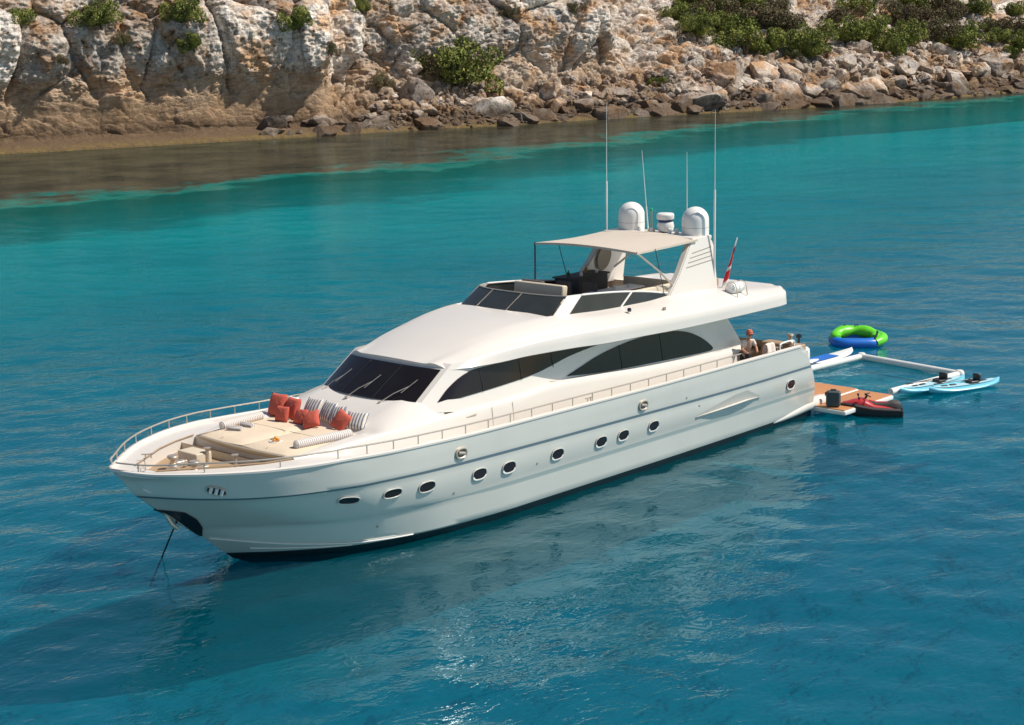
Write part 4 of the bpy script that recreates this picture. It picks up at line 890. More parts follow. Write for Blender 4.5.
# life raft canister in its cradle, ensign on a staff
mb = MB(); R90 = Matrix.Rotation(PI / 2, 3, 'Y'); 
mb.lathe([(0, -.48), (.14, -.47), (.2, -.42), (.22, -.3), (.22, -.03), (.235, -.03), (.235, .03), (.22, .03), (.22, .3), (.2, .42), (.14, .47), (0, .48)], (0, 0, 0), 24, rot=R90); mb.V = [v_ * .78 + Vector((5.05, 2.55, 4.96)) for v_ in mb.V]; lr = mb.build('life_raft_canister', WHITE, Y_)
mb = MB()
for x_ in (4.78, 5.32): mb.tube([(x_, 2.3, 4.72), (x_, 2.36, 4.98), (x_, 2.44, 5.13), (x_, 2.58, 5.17), (x_, 2.72, 5.12), (x_, 2.78, 4.95), (x_, 2.82, 4.7)], .02, 6)
mb.build('cradle', STEEL, lr)
mb = MB(); mb.box((5.15, 1.55, 5.05), (.5, .45, .28), bev=.05); mb.build('deck_box', TEAK, Y_)
mb = MB(); mb.tube([(4.1, 1.35, 4.75), (3.5, 1.5, 6.35)], .022, 8); fs_ = mb.build('flag_staff', WHITE, Y_)
mb = MB(); rows = []; mi_ = []
for i in range(13):
    u = i / 12; r = []
    for j in range(9):
        q = j / 8; base = Vector((3.56, 1.48, 6.2)).lerp(Vector((3.86, 1.41, 5.35)), q)
        fold = .16 * math.sin(u * 9 + q * 2) * u; r.append(base + Vector((.30 * u, .05 + fold * .6, -.75 * u * (.55 + .3 * q))) + Vector((.05 * math.cos(u * 7), 0, 0)) * u)
    rows.append(r)
mb.grid(rows); mb.M = [(1 if (i < 4 and j < 4) else (2 if j % 4 == 3 else 0)) for i in range(12) for j in range(8)]
mb.build('ensign', [REDF, BLUEF, WHITE], fs_, clean=False)

# ---- hull fittings
def hull_patch(name, x, z, wx, hz, m, off=.012, side=1, parent=Y_, n=28, p=2.6, depth=.05, tilt=0):
    """superellipse plate lying on the hull side"""
    c, nrm = on_hull(x, z, side); ax = Vector((1, 0, 0)); ax = (ax - nrm * ax.dot(nrm)).normalized(); az = nrm.cross(ax); az = az if az.z > 0 else -az
    V_ = [c + nrm * off]; ring = []
    for k in range(n):
        a = 2 * PI * k / n; ca, sa_ = math.cos(a), math.sin(a); xx = wx / 2 * abs(ca) ** (2 / p) * (1 if ca >= 0 else -1); zz_ = hz / 2 * abs(sa_) ** (2 / p) * (1 if sa_ >= 0 else -1)
        ring.append(c + ax * xx + az * (zz_ + tilt * xx) + nrm * off)
    F_ = [tuple(range(n))]; back = [q - nrm * depth for q in ring]
    mb = MB(); mb.add(ring, [tuple(range(n))]); mb.grid([ring + [ring[0]], back + [back[0]]]); hull_patch.ax = ax; hull_patch.az = az; hull_patch.c = c; return mb.build(name, m, parent), ring, nrm
PH = [(22.47, 1.77, .62, .24), (21.14, 1.70, .60, .26), (19.96, 1.63, .58, .29), (17.98, 1.56, .54, .32), (16.8, 1.50, .53, .33), (14.75, 1.46, .52, .33), (12.78, 1.43, .51, .33), (11.73, 1.42, .50, .33), (10.25, 1.42, .50, .33), (2.62, 1.38, .48, .33)]
for side in (1, -1):
    for (x, z, wx, hz) in PH:
        o, ring, nrm = hull_patch('porthole', x, z, wx, hz, mat('porthole_glass', (.02, .012, .012), .12, coat=.5), .018, side)
        mb = MB(); mb.tube([q + nrm * .006 for q in ring], .016, 6, closed=True); mb.build('rim', HULLM, o)
        if x < 19.5:
            c_ = hull_patch.c; az_ = hull_patch.az; lo_ = [c_ + (q - c_) * 1.02 + nrm * .02 for q in ring[15:28]]; mb = MB(); mb.grid([[c_ + (q - c_) * .80 + nrm * .004 for q in lo_], lo_, [q - az_ * .035 - nrm * .03 for q in lo_]]); mb.build('sill', WHITE, o, clean=False)
for side in (1, -1):
    for (x, z) in ((18.72, 2.30), (10.82, 2.18)):
        o, ring, nrm = hull_patch('fairlead', x, z, .38, .27, mat('fairlead_recess', (.10, .08, .07), .5), .014, side)
        mb = MB(); mb.tube([q + nrm * .01 for q in ring], .035, 8, closed=True); mb.build('rim', STEEL, o)
        c, nn = on_hull(x, z, side); mb = MB(); mb.tube([c + Vector((-.12, side * .03, -.02)), c + Vector((.12, side * .03, .03))], .045, 8); mb.build('roller', STEEL, o)
    # bow fairlead with three rollers
    o, ring, nrm = hull_patch('bow_fairlead', 25.66, 2.50, .50, .22, BLACK, .014, side); c0_, ax0_, az0_ = hull_patch.c, hull_patch.ax, hull_patch.az
    mb = MB(); mb.tube([q + nrm * .01 for q in ring], .02, 8, closed=True); mb.build('rim', STEEL, o)
    for k in (-.14, 0, .14):
        q = c0_ + ax0_ * k + nrm * .03; mb = MB(); mb.tube([q - az0_ * .085, q + az0_ * .085], .045, 8); mb.build('roller', WHITE, o)
    hull_patch('hull_light', 26.75, 2.50, .22, .06, WHITE, .014, side)
    for x_, z_ in ((15.6, 1.35), (7.9, 1.62), (18.9, 1.2), (21.3, .75), (8.6, 2.0), (4.6, 1.35)): hull_patch('drain', x_, z_, .07, .07, LINE, .008, side)
    # moulded air scoop: grey recess with a white lip
    P1 = [(8.05, 1.30), (7.0, 1.47), (5.95, 1.63), (5.25, 1.66), (4.72, 1.42), (4.5, 1.30)]; P0 = [(8.05, 1.28), (7.0, 1.32), (5.95, 1.35), (5.25, 1.36), (4.72, 1.32), (4.5, 1.29)]
    mb = MB(); mb.grid([[on_hull(x, z, side)[0] + Vector((0, side * .012, 0)) for x, z in P1], [on_hull(x, z, side)[0] + Vector((0, side * .010, 0)) for x, z in P0]]); sc_ = mb.build('air_scoop', mat('scoop_shade', (.34, .35, .33), .5), Y_, clean=False)
    mb = MB(); up = [on_hull(x, z, side)[0] + Vector((0, side * (.02 + .13 * math.sin(PI * min(1, i / 4.2)) ** .7), 0)) for i, (x, z) in enumerate(P0)]
    dn = [on_hull(x, z - .10, side)[0] + Vector((0, side * .005, 0)) for x, z in P0]; bk = [on_hull(x, z, side)[0] for x, z in P0]; mb.grid([bk, up, dn]); mb.build('lip', GEL, sc_, clean=False)
    # stern wing (fender moulding) running aft to the bathing platform
    mb = MB(); rows = []
    for i in range(22):
        u = i / 21; x = lerp(3.75, -.12, u); r_ = .26 * (1 - (1 - u) ** 2.2) ** .8 * (1 if u < .93 else math.sqrt(max(0, 1 - ((u - .93) / .075) ** 2))); zc_ = lerp(.14, .33, min(1, u * 1.6)); yc_ = lerp(2.88, 2.66, u)
        rows.append([Vector((x, side * (yc_ + max(r_, .004) * math.cos(a)), zc_ + max(r_, .004) * .85 * math.sin(a))) for a in np.linspace(0, 2 * PI, 17)])
    mb.grid(rows); mb.build('stern_wing', GEL, Y_, sharp=70)
# chine spray rail
for side in (1, -1):
    mb = MB(); mb.tube([lvpt(4, u, side) + Vector((0, side * .01, -.02)) for u in np.linspace(.80, .995, 30)], .018, 6); mb.build('spray_rail', WHITE, Y_)
    mb = MB(); mb.tube([lvpt(3, u, side).lerp(lvpt(4, u, side), .35) + Vector((0, side * .02, -.01)) for u in np.linspace(.885, .975, 20)], .018, 6); mb.build('lower_spray_rail', WHITE, Y_)
# anchor pocket in the stem and the anchor chain
mb = MB(); L_ = [(26.35, 1.86), (26.05, 1.72), (25.7, 1.45), (25.35, 1.15), (24.98, .86)]
for side in (1, -1):
    edge = [(26.18, 1.84, 0), (25.78, 1.76, 0), (25.42, 1.50, 0), (25.12, 1.18, 0), (24.93, .86, 0)]; rows = []
    for (xa, za), (xb, zb, _) in zip(L_, edge):
        r = []
        for k in range(6):
            t = k / 5; x = lerp(xa, xb, t); z = lerp(za, zb, t); h = HBVH.ray_cast(Vector((x, side * 4, z)), Vector((0, -side, 0)), 8)
            yv = h[0].y if h[0] and h[0].y * side > 0 else 0; r.append(Vector((x + .03, yv + side * .02, z)))
        rows.append(r)
    mb.grid(rows)
mb.build('anchor_plate', DSTEEL, Y_, clean=False, sharp=60)
mb = MB(); mb.tube([(26.0, 0, 1.66), (25.9, .12, 1.4), (25.75, .15, 1.25)], [.05, .07, .05], 8); mb.build('anchor_shank', STEEL, Y_)
mb = MB(); a = Vector((25.75, .12, 1.45)); b = on_z(150, 586, -1.2)
for i in range(56):
    t = i / 56; p = a.lerp(b, t); q = a.lerp(b, (i + .62) / 56); mb.tube([p, q], .026 if i % 2 else .016, 6)
mb.build('anchor_chain', BLACK, Y_)
# ---- rails
def rail_xy(x, inset=.08): return (x, wS(x) - inset)
for side in (1, -1):
    # bow rail: continuous round the stem
    xs = [24.0 + .0, 24.5, 25, 25.5, 26, 26.5, 27, 27.25]
    for n_ in range(20):
        x = 22.9 - .888 * n_
        if x < 5: break
        mb = MB(); z0 = zS(x) + .03; yy = side * (wS(x) - .06); mb.tube([(x, yy, z0), (x, yy, z0 + .24)], .018, 6); mb.build('rail_post', STEEL, Y_)
    for x in (23.6, 24.4, 25.2, 25.95, 26.6, 27.1):
        if side > 0 and x in (23.6, 25.2, 26.6): continue
        mb = MB(); z0 = zS(x) + .03; yy = side * max(wS(x) - .06, 0); mb.tube([(x, yy, z0), (x, yy, z0 + .24)], .018, 6); mb.build('rail_post', STEEL, Y_)
    pts_ = [(x, side * (wS(x) - .06), zS(x) + .03 + .25) for x in np.linspace(5.6, 26.0, 70)] + [(x, side * max(wS(x) - .06, 0), zS(x) + .03 + lerp(.25, .18, (x - 26) / 1.42)) for x in np.linspace(26.1, 27.42, 16)]
    mb = MB(); mb.tube(pts_, .022, 8); mb.build('hand_rail', STEEL, Y_)
# aft bulwark rails (starboard and port) and stern gear
for side in (1, -1):
    mb = MB(); P = [(5.1, side * 3.1, 2.68), (5.0, side * 3.1, 3.0), (3.6, side * 3.08, 2.98), (2.4, side * 3.0, 2.96), (2.2, side * 2.95, 2.68)] if side < 0 else [(3.2, side * 3.05, 2.66), (3.15, side * 3.05, 2.85), (2.35, side * 3.0, 2.84), (2.3, side * 3.0, 2.66)]
    mb.tube(spline(P, 4), .028, 8); mb.build('stern_rail', WHITE, Y_)
for (x_, y_2) in ((1.85, 2.55), (1.85, -2.55)):
    mb = MB(); mb.lathe([(.12, 0), (.13, .08), (.07, .14), (.07, .22), (.12, .30), (.10, .34), (0, .35)], (x_, y_2, 2.6), 16); mb.build('capstan', STEEL, Y_)
    mb = MB(); mb.tube([(x_ - .42, y_2 + .05, 2.3), (x_ - .45, y_2 + .05, 2.75)], .045, 8); mb.lathe([(0, 0), (.1, 0), (.1, .1), (0, .14)], (x_ - .45, y_2 + .05, 2.75), 12); mb.build('mooring_bollard', DSTEEL, Y_)
mb = MB(); mb.box((9.05, 2.72, 4.83), (.14, .04, .1), bev=.015); mb.build('vent_cover', LINE, Y_)
for (x_, z_) in ((11.9, 0),):
    mb = MB(); mb.lathe([(0, .12), (.05, .11), (.07, .05), (.05, 0), (0, 0)], (10.55, 2.55, 4.93), 12); mb.build('side_light', DSTEEL, Y_)
# bathing platform
mb = MB(); mb.box((.25, 0, .42), (2.0, 5.3, .16), bev=.06); pl_ = mb.build('bathing_platform', GEL, Y_)
mb = MB(); mb.box((.23, 0, .51), (1.98, 5.26, .03), bev=.01); mb.build('platform_teak', TEAKR, pl_)
# ------------------------------------------------------------------ cushions on the foredeck
def pillow_mesh(name, w_, h_, th, m, pinch=.12, n=14):
    mb = MB()
    for s_ in (1, -1):
        rows = []
        for i in range(n + 1):
            r = []
            for j in range(n + 1):
                u, q = -1 + 2 * i / n, -1 + 2 * j / n
                e = max(0, (1 - u * u)) ** .5 * max(0, (1 - q * q)) ** .5
                k = 1 - pinch * (1 - abs(u * q)) * (abs(u) ** 4 + abs(q) ** 4) * .5
                wr = .012 * mnoise.noise(Vector((u * 3, q * 3, s_ * 2 + w_)))
                r.append(Vector((s_ * (th / 2 * e ** .75) + wr * e, u * w_ / 2 * k, q * h_ / 2 * k + h_ / 2)))
            rows.append(r)
        mb.grid(rows, flip=s_ < 0)
    return mb.build(name, m, sharp=0)
def pillow(loc, w_, h_, m, label, group, lean=-22, rz=0, roll=0, th=.2):
    o = pillow_mesh('cushion', w_, h_, th, m); o.location = loc; o.rotation_euler = (math.radians(roll), math.radians(lean), math.radians(rz)); return tag(o, label, 'cushion', group)
G1, G2 = 'coral cushions on the sunpad', 'striped cushions on the sunpad'
pillow((20.98, -1.66, 3.01), .60, .66, CORAL, 'large square coral cushion, leftmost and behind the others on the sunpad', G1, rz=6, th=.26)
pillow((20.93, -1.10, 3.0), .56, .62, CORAL, 'large coral cushion second from the left, standing behind a smaller coral one', G1, rz=-4, th=.26)
pillow((21.30, -1.02, 3.01), .46, .44, CORAL, 'small coral cushion in front of the two large coral cushions', G1, lean=-16, rz=8)
pillow((21.18, -.45, 3.01), .46, .44, CORAL, 'coral cushion in the middle of the row, just left of the tilted ones', G1, lean=-30, rz=-5, roll=4)
pillow((21.22, .18, 3.0), .50, .50, CORAL, 'crumpled coral cushion tilted on one corner, second from the right', G1, lean=-30, rz=20, roll=20, th=.26)
pillow((20.95, .80, 3.0), .52, .56, CORAL, 'coral cushion standing on its corner, rightmost of the coral ones', G1, lean=-26, rz=8, roll=-26, th=.22)
pillow((20.72, -.55, 3.08), .58, .60, STRF, 'striped cushion leaning behind the middle coral cushion', G2, lean=-34, rz=3)
pillow((20.68, .02, 3.08), .56, .58, STRF, 'striped cushion behind the crumpled coral cushion', G2, lean=-34, rz=-6)
pillow((20.70, .52, 3.08), .50, .52, STRF, 'striped cushion half hidden behind the rightmost coral cushion', G2, lean=-36, rz=0, roll=10)
pillow((20.72, 1.28, 3.03), .66, .52, STRF, 'striped cushion at the right end of the row beside the white deck', G2, lean=-38, rz=16)
pillow((20.70, -1.35, 3.25), .44, .34, WHITE, 'white cushion peeping up behind the large coral cushions', G2, lean=-30)
def bolster(a, b, r, label):
    a, b = Vector(a), Vector(b); L_ = (b - a).length; mb = MB(); R_ = Matrix.Rotation(PI / 2, 3, 'Y')
    mb.lathe([(0, -L_ / 2), (r * .7, -L_ / 2), (r * .95, -L_ / 2 + .03), (r, -L_ / 2 + .07)] + [(r * (1 + .02 * math.sin(i)), lerp(-L_ / 2 + .07, L_ / 2 - .07, i / 12)) for i in range(1, 12)] + [(r, L_ / 2 - .07), (r * .95, L_ / 2 - .03), (r * .7, L_ / 2), (0, L_ / 2)], (0, 0, 0), 20, rot=R_)
    o = mb.build('bolster', STRB); o.location = (a + b) / 2; o.rotation_euler = (0, 0, math.atan2((b - a).y, (b - a).x)); return tag(o, label, 'bolster', 'striped bolsters along the sunpad')
bolster((22.85, -1.66, 3.10), (21.35, -1.76, 3.10), .12, 'striped bolster along the far edge of the sunpad')
bolster((22.98, 1.55, 3.10), (21.2, 1.72, 3.10), .12, 'striped bolster along the near edge of the sunpad')
for loc, lab, rz in (((22.72, -1.22, 3.06), 'small striped roll cushion lying at the front left of the sunpad', 20), ((22.25, -1.28, 3.06), 'small striped roll cushion lying beside the far bolster', 5)):
    mb = MB(); mb.lathe([(0, -.24), (.07, -.23), (.085, -.19), (.085, .19), (.07, .23), (0, .24)], (0, 0, 0), 16, rot=Matrix.Rotation(PI / 2, 3, 'X')); o = mb.build('roll_cushion', STRB); o.location = loc; o.rotation_euler = (0, 0, math.radians(rz)); tag(o, lab, 'cushion', 'roll cushions')
ft_ = thing('fruit_platter', (22.84, .62, 3.01), 'small platter of oranges and green leaves lying on the beige sunpad', 'platter')
ft_.scale = (.72, .72, .72)
MB().lathe([(0, 0), (.2, 0), (.25, .03), (.24, .04), (0, .02)], (0, 0, 0), 24).build('platter', WHITE, ft_)
for k, (a, b) in enumerate(((.08, .0), (-.04, .1), (-.05, -.08), (.02, .02))):
    mb = MB(); mb.lathe([(.0, 0)] + [(.065 * math.sin(t), .065 - .065 * math.cos(t)) for t in np.linspace(.2, PI - .01, 9)], (a, b, .02 + (.07 if k == 3 else 0)), 14); mb.build('orange', ORANGE, ft_, sharp=0)
mb = MB()
for k in range(7): a = k * .9; c = Vector((.13 * math.cos(a) - .08, .13 * math.sin(a) - .1, .07)); mb.add([c, c + Vector((.09, .03, .05)), c + Vector((.13, -.02, .02)), c + Vector((.05, -.04, .0))], [(0, 1, 2, 3)])
mb.build('leaf', mat('leaf', (.06, .16, .03), .6), ft_, smooth=False, clean=False)

# ------------------------------------------------------------------ floating pool, dock, boards
pool = thing('inflatable_pool', (-4.9, 1.2, 0), 'white inflatable sea pool frame floating behind the yacht', 'sea pool')
pc = [Vector((-2.35, -1.25, .16)), Vector((-8.15, -.72, .16)), Vector((-7.45, 3.95, .16)), Vector((-3.3, 3.52, .16))]
for a, b in ((0, 1), (1, 2), (2, 3)):
    d_ = (pc[b] - pc[a]).normalized(); mb = MB(); mb.tube([pc[a] - d_ * .1 - pool.location, pc[a].lerp(pc[b], .5) - pool.location, pc[b] + d_ * .1 - pool.location], .125, 16); o = mb.build('float_tube', PVC, pool)
    for k in (.25, .5, .75):
        c = pc[a].lerp(pc[b], k) - pool.location; mb = MB(); mb.tube([c - d_ * .05, c + d_ * .05], .129, 16); mb.build('strap', WHITE, o)
for c in pc[1:3]:
    mb = MB(); mb.lathe([(0, -.16), (.12, -.14), (.18, -.05), (.18, .06), (.12, .15), (0, .17)], c - pool.location, 18); mb.build('corner_joint', PVC, pool)
mb = MB(); mb.grid([[pc[0].lerp(pc[1], t) - pool.location - Vector((0, 0, .5)) for t in np.linspace(0, 1, 8)], [pc[3].lerp(pc[2], t) - pool.location - Vector((0, 0, .5)) for t in np.linspace(0, 1, 8)]]); mb.build('net_floor', mat('pale_net', (.55, .75, .72), .9), pool, clean=False)
dock = thing('floating_dock', (-.7, 3.45, 0), 'floating teak topped dock moored at the port quarter beside the jet ski', 'dock')
mb = MB(); mb.box((0, 0, .20), (3.2, 1.45, .16), bev=.06); mb.build('float', PVC, dock); mb = MB(); mb.box((0, 0, .292), (3.12, 1.32, .03), bev=.01); mb.build('deck', TEAKR, dock)
st = thing('stern_platform', (-1.6, .6, 0), 'orange teak swim platform joined to the yacht stern', 'swim platform')
mb = MB(); mb.box((0, 0, .2), (1.5, 4.3, .22), bev=.08); mb.build('float', PVC, st); mb = MB(); mb.box((0, 0, .322), (1.36, 4.14, .03), bev=.01); mb.build('deck', TEAKR, st)
mb = MB(); mb.box((0, 0, .29), (.30, .50, .56), bev=.11); mb.box((.0, 0, .60), (.05, .2, .05), bev=.02); o = mb.build('equipment_bag', mat('bag_grey', (.055, .075, .08), .75, vary=.2)); o.location = (.62, 3.52, .31); o.rotation_euler = (0, 0, .5); tag(o, 'dark grey square bag standing on the teak dock', 'bag')
mb = MB(); mb.tube([(0, 0, 0), (0, 0, .3)], .03, 8); mb.box((0, 0, .36), (.14, .14, .12), bev=.03); o = mb.build('dock_cleat', BLACK); o.location = (.35, 3.1, .3); tag(o, 'small dark mooring post between the grey bag and the yacht', 'mooring post')
# jet ski
js = thing('jet_ski', (-.62, 4.62, 0), 'red and black jet ski floating beside the teak dock', 'jet ski', rz=math.atan2(3.62 - 5.5, .05 + 1.25)); js.scale = (.74, .80, .72); js.location = (-.42, 4.42, -.06)
def hullrows(secs, ny=13):
    rows = []
    for x, hw, zt, zb, cr in secs:
        r = []
        for k in range(ny):
            a = PI * k / (ny - 1); c, s_ = math.cos(a), math.sin(a); r.append(Vector((x, hw * (abs(c) ** .6) * (1 if c > 0 else -1), zt - (zt - zb) * s_ ** .8)))
        r += [Vector((x, hw * .97 * (-1 + 2 * k / 8), zt + cr * (1 - (-1 + 2 * k / 8) ** 2))) for k in range(1, 8)]
        rows.append(r)
    return rows
mb = MB(); rw = hullrows([(-1.42, .44, .32, -.02, .02), (-1.38, .52, .34, -.10, .02), (-.8, .58, .36, -.15, .03), (0, .60, .40, -.15, .04), (.6, .54, .48, -.08, .05), (1.05, .38, .55, .08, .05), (1.35, .19, .58, .28, .04), (1.48, .04, .57, .46, .0)])
mb.grid(rw, closed=True); mb.add(rw[0], [tuple(range(len(rw[0])))]); mb.add(rw[-1], [tuple(range(len(rw[-1])))]); mb.build('hull', BLACK, js, sharp=50)
mb = MB(); rw = []
for x, hw, zb, zt in [(-.95, .30, .36, .42), (-.6, .34, .37, .50), (-.1, .34, .40, .58), (.25, .36, .44, .80), (.5, .37, .50, .88), (.85, .33, .54, .80), (1.15, .22, .58, .70), (1.36, .09, .60, .64)]:
    rw.append([Vector((x, hw * math.cos(a), zb + (zt - zb) * max(0, math.sin(a)) ** .7)) for a in np.linspace(0, PI, 13)])
mb.grid(rw); mb.add(rw[0], [tuple(range(13))]); mb.add(rw[-1], [tuple(range(13))]); mb.build('cowl', RED, js, sharp=50)
for s_ in (1, -1):
    mb = MB(); mb.grid([[Vector((x, s_ * y_, z)) for x, y_, z in ((-1.3, .50, .36), (-.6, .57, .40), (0, .585, .44), (.6, .52, .53), (1.05, .36, .60), (1.35, .18, .62))], [Vector((x, s_ * y_, z)) for x, y_, z in ((-1.3, .36, .42), (-.6, .42, .47), (0, .44, .50), (.6, .40, .60), (1.05, .28, .66), (1.3, .14, .65))]]); mb.build('side_panel', mat('charcoal', (.06, .05, .05), .4), js, clean=False)
mb = MB(); rw = []
for x, hw, zb, zt in [(-1.3, .12, .5, .62), (-1.2, .17, .42, .74), (-.85, .18, .42, .76), (-.7, .17, .42, .68), (-.2, .16, .45, .68), (.12, .14, .5, .76), (.2, .05, .55, .76)]:
    rw.append([Vector((x, hw * math.cos(a) * (1.1 - .2 * math.sin(a)), zb + (zt - zb) * math.sin(a) ** .5)) for a in np.linspace(0, PI, 11)])
mb.grid(rw); mb.add(rw[0], [tuple(range(11))]); mb.build('seat', DGREY, js)
mb = MB(); mb.grid([[p + Vector((0, 0, .012)) for p in r[3:8]] for r in rw[3:6]]); mb.build('seat_panel', RED, js, clean=False)
mb = MB(); mb.tube([(.32, 0, .82), (.22, 0, 1.0)], .05, 8); mb.tube([(.1, .40, 1.0), (.24, .14, 1.02), (.24, -.14, 1.02), (.1, -.40, 1.0)], .028, 8); mb.box((.28, 0, 1.03), (.14, .2, .08), bev=.03); mb.build('handlebar', BLACK, js)
for s_ in (1, -1):
    mb = MB(); mb.box((.62, s_ * .36, .93), (.1, .18, .09), bev=.03); mb.tube([(.62, s_ * .36, .9), (.62, s_ * .3, .8)], .02, 6); mb.build('mirror', BLACK, js)
mb = MB(); mb.box((-1.25, 0, .42), (.3, .7, .06), bev=.02); mb.build('boarding_step', BLACK, js)
# kayaks
def board(name, a, b, w_, z, th, m, label, cat, group):
    a, b = Vector((*a, 0)), Vector((*b, 0)); L_ = (b - a).length; t = thing(name, (a + b) / 2, label, cat, group, math.atan2((b - a).y, (b - a).x))
    mb = MB(); rows = []
    for i in range(29):
        u = -1 + 2 * i / 28; hw = max(.004, w_ / 2 * (1 - abs(u) ** 2.8) ** .7); rk = .10 * abs(u) ** 3
        rows.append([Vector((u * L_ / 2, hw * math.cos(q), z + rk + th / 2 * math.sin(q))) for q in np.linspace(0, 2 * PI, 17)])
    mb.grid(rows); mb.build('hull', m, t, sharp=60); return t, L_
for a, b, lab in (((-3.45, 3.75), (-6.9, 4.45), 'pale blue kayak lying along the pool frame, nearer to the jet ski'), ((-4.2, 4.5), (-7.3, 5.65), 'pale blue kayak pointing away from the pool, farthest right')):
    t, L_ = board('kayak', a, b, .78, .10, .22, SKYB, lab, 'kayak', 'pale blue kayaks beside the pool')
    mb = MB(); mb.add(*[[Vector((.0, 0, 0))], []]); mb = MB(); mb.grid([[Vector((x, s_ * .20 * (1 - (x / (L_ / 2)) ** 4), .225 + .08 * abs(x / (L_ / 2)) ** 3)) for x in np.linspace(-L_ * .42, L_ * .42, 12)] for s_ in (1, -1)]); mb.build('deck_pad', mat('ice_blue', (.42, .66, .74), .5), t, clean=False)
    for x_ in (.35,):
        mb = MB(); mb.box((x_, 0, .27), (.38, .36, .09), bev=.04); mb.box((x_ + .22, 0, .40), (.12, .36, .28), bev=.05); mb.build('seat', BLACK, t)
    for k in (-.9, -.5, .95): mb = MB(); mb.box((k, .06, .245), (.26, .12, .03), bev=.01); mb.build('hatch', BLACK, t)
    mb = MB(); mb.tube([(-.8, .3, .28), (.9, .24, .30)], .018, 6); mb.box((-.95, .31, .28), (.36, .14, .02), bev=.008); mb.build('paddle', BLACK, t)
t, L_ = board('paddleboard', (-5.6, -1.78), (-9.1, -1.75), .82, .10, .16, PVC, 'white paddleboard with a blue deck pad behind the yacht stern', 'paddleboard', None)
mb = MB(); mb.grid([[Vector((x, s_ * .30, .186)) for x in np.linspace(-1.4, .35, 8)] for s_ in (1, -1)]); mb.build('deck_pad', BLUE, t, clean=False)
mb = MB(); mb.box((0, 0, .35), (.62, .8, .72), bev=.2); mb.box((.33, .1, .4), (.03, .1, .1), bev=.01, mi=1); mb.box((.33, -.15, .28), (.03, .08, .08), bev=.01, mi=1); o = mb.build('buoyant_seat', [PVC, DGREY]); o.location = (-6.35, -2.45, -.08); o.rotation_euler = (0, 0, .6); tag(o, 'white rounded inflatable seat floating beyond the stern corner', 'inflatable seat')
# towable tube
tw = thing('towable_tube', (-10.75, -2.35, 0), 'green and blue inflatable towable floating behind the yacht', 'inflatable', rz=math.atan2(.735, -.677)); tw.scale = (.90, .92, .82); tw.location = (-10.9, -2.7, 0)
def torus_path(rx, ry, z0, z1, n=40, p=2.6):
    out = []
    for k in range(n):
        a = 2 * PI * k / n; c, s_ = math.cos(a), math.sin(a); out.append(Vector((rx * abs(c) ** (2 / p) * (1 if c > 0 else -1), ry * abs(s_) ** (2 / p) * (1 if s_ > 0 else -1), lerp(z0, z1, .5 + .5 * s_))))
    return out
mb = MB(); mb.tube(torus_path(.94, .74, .2, .2, p=3.6), .27, 14, closed=True); mb.build('lower_tube', BLUE, tw)
P_ = [Vector((.92 * math.cos(a), .70 * math.sin(a) + .02, .40 + .16 * max(0, math.sin(a)))) for a in np.linspace(-.55, PI + .45, 26)]
mb = MB(); mb.tube(P_, [.12 + .17 * min(1, .25 + 3 * min(i, 25 - i) / 25) + .03 * math.sin(i * .9) for i in range(26)], 14); mb.build('upper_tube', GREEN, tw)
mb = MB(); cush(mb, -.75, .75, -.5, .5, -.5, .5, .16, .1); mb.build('floor', mat('navy_vinyl', (.01, .06, .13), .4), tw, clean=False)
mb = MB(); mb.tube(spline([(.75, -.72, .22), (1.05, -.5, .30), (1.25, 0, .34), (1.1, .5, .36), (.8, .75, .42)], 5), .24, 14); mb.build('side_bolster', GREEN, tw)
mb = MB(); mb.tube(spline([(.55, -.9, .15), (.78, -.72, .5), (.95, -.3, .62), (1.02, .1, .64)], 5), .045, 8); mb.build('strap', BLACK, tw)
for x_ in (-.4, .15): mb = MB(); mb.tube(spline([(x_ - .1, .62, .78), (x_, .62, .90), (x_ + .1, .62, .78)], 4), .02, 6); mb.build('handle', BLACK, tw)
mb = MB(); mb.tube(torus_path(.94, .74, .34, .42), .035, 6, closed=True); mb.build('seam', mat('lime', (.45, .7, .1), .5), tw)

# ------------------------------------------------------------------ person leaning at the aft side deck
def skin_body(name, joints, edges, radii, m, parent=None, sub=2):
    bm = bmesh.new(); vs = [bm.verts.new(j) for j in joints]; [bm.edges.new((vs[a], vs[b])) for a, b in edges]
    me = bpy.data.meshes.new(name); bm.to_mesh(me); bm.free(); me.materials.append(m); o = bpy.data.objects.new(name, me); COL.objects.link(o)
    md = o.modifiers.new('skin', 'SKIN'); 
    if not me.skin_vertices: 
        bpy.context.view_layer.objects.active = o
    for i, r_ in enumerate(radii): me.skin_vertices[0].data[i].radius = (r_ if isinstance(r_, tuple) else (r_, r_))
    me.skin_vertices[0].data[0].use_root = True; md.use_smooth_shade = True
    s2 = o.modifiers.new('sub', 'SUBSURF'); s2.levels = sub; s2.render_levels = sub
    dg = bpy.context.evaluated_depsgraph_get(); dg.update(); me2 = bpy.data.meshes.new_from_object(o.evaluated_get(dg)); o.modifiers.clear(); o.data = me2
    me2.polygons.foreach_set('use_smooth', [True] * len(me2.polygons))
    if parent: o.parent = parent
    return o
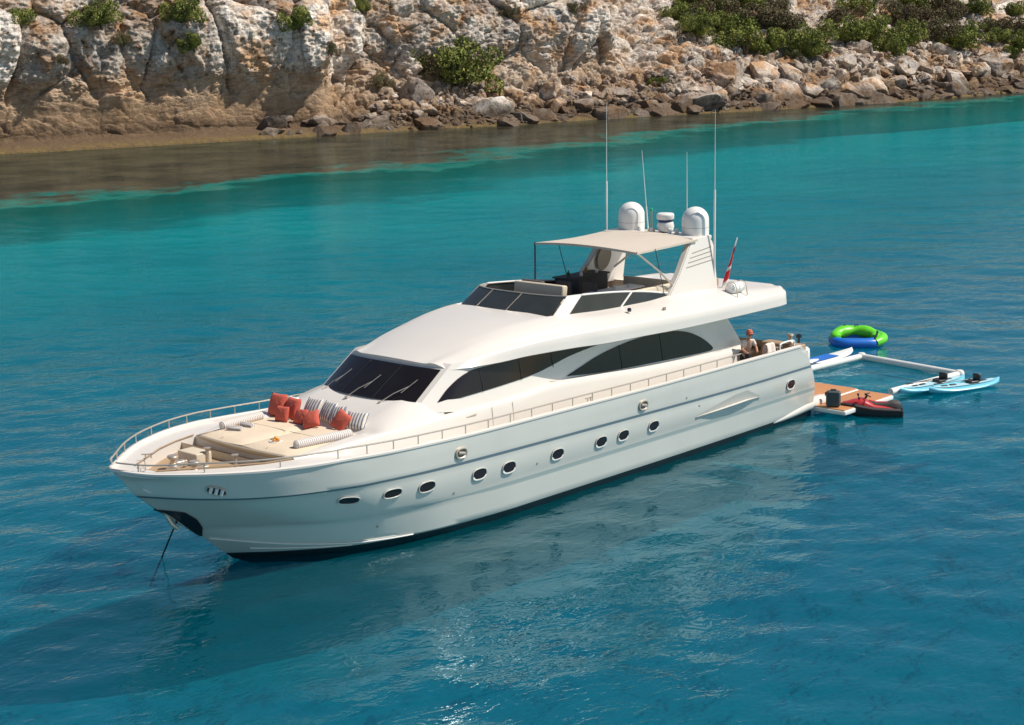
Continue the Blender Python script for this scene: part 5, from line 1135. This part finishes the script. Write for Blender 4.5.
# local: x forward (outboard, towards the rail), y sideways, z up
J = [(-.02, 0, .95), (.0, 0, 1.12), (.10, 0, 1.32), (.16, 0, 1.42), (.20, 0, 1.50), (.235, 0, 1.60), (.25, 0, 1.68),
     (.13, .19, 1.37), (.26, .25, 1.14), (.48, .16, 1.08), (.56, .12, 1.08),
     (.13, -.19, 1.37), (.24, -.27, 1.14), (.47, -.22, 1.06), (.55, -.2, 1.06),
     (-.02, .10, .88), (.03, .12, .50), (-.03, .12, .10), (.10, .13, .04),
     (-.02, -.10, .88), (.06, -.12, .50), (.0, -.13, .10), (.13, -.14, .04)]
E_ = [(0, 1), (1, 2), (2, 3), (3, 4), (4, 5), (5, 6), (2, 7), (7, 8), (8, 9), (9, 10), (2, 11), (11, 12), (12, 13), (13, 14), (0, 15), (15, 16), (16, 17), (17, 18), (0, 19), (19, 20), (20, 21), (21, 22)]
R_ = [(.12, .15), (.11, .14), (.12, .17), .06, .058, (.098, .082), (.085, .075), .055, .042, .034, .04, .055, .042, .034, .04, .085, .058, .04, .035, .085, .058, .04, .035]
body_ = skin_body('person', J, E_, R_, SKIN); body_.location = (4.55, 2.62, 1.76); body_.rotation_euler = (0, 0, math.radians(62))
tag(body_, 'person in a pale shirt and reddish cap leaning on the aft port rail', 'person')
skin_body('shirt', [(0, 0, 1.0), (.0, 0, 1.12), (.10, 0, 1.33), (.13, .19, 1.375), (.21, .235, 1.22), (.13, -.19, 1.375), (.20, -.25, 1.22)], [(0, 1), (1, 2), (2, 3), (3, 4), (2, 5), (5, 6)], [(.14, .17), (.135, .16), (.14, .185), .075, .065, .075, .065], mat('pale_shirt', (.72, .60, .52), .9), body_)
skin_body('shorts', [(-.01, 0, .95), (-.02, .10, .88), (.01, .12, .62), (-.02, -.10, .88), (.02, -.12, .62)], [(0, 1), (1, 2), (0, 3), (3, 4)], [(.145, .175), .11, .095, .11, .095], mat('dark_shorts', (.05, .04, .04), .9), body_)
mb = MB(); mb.lathe([(.105, -.01), (.11, .03), (.10, .08), (.06, .125), (0, .135)], (.24, 0, 1.655), 18); mb.box((.35, 0, 1.655), (.14, .15, .015), bev=.005); mb.build('cap', mat('cap_red', (.50, .13, .08), .8), body_)
mb = MB(); mb.lathe([(0, -.1), (.07, -.09), (.095, -.02), (.1, .02), (.1, .05)], (.21, 0, 1.64), 16); mb.build('hair', HAIR, body_)
mb = MB(); mb.box((.335, 0, 1.615), (.02, .15, .04), bev=.008); mb.build('sunglasses', BLACK, body_)
mb = MB(); mb.lathe([(0, .02), (.012, .01), (.016, -.02), (.0, -.03)], (.345, 0, 1.585), 8); mb.build('nose', SKIN, body_)
# towel over the rail beside the person
mb = MB(); rows = []
for i in range(9):
    u = i / 8; x = 3.55 + .45 * u; rows.append([Vector((x, 2.98 + q[0] + .02 * math.sin(u * 9), q[1])) for q in ((-.12, 2.45), (-.10, 2.7), (-.06, 2.92), (0, 2.97), (.08, 2.94), (.12, 2.80), (.13, 2.68))])
mb.grid(rows); o = mb.build('beach_towel', mat('towel_cream', (.74, .62, .55), .95, vary=.15), clean=False); tag(o, 'cream towel hung over the port rail beside the person', 'towel')
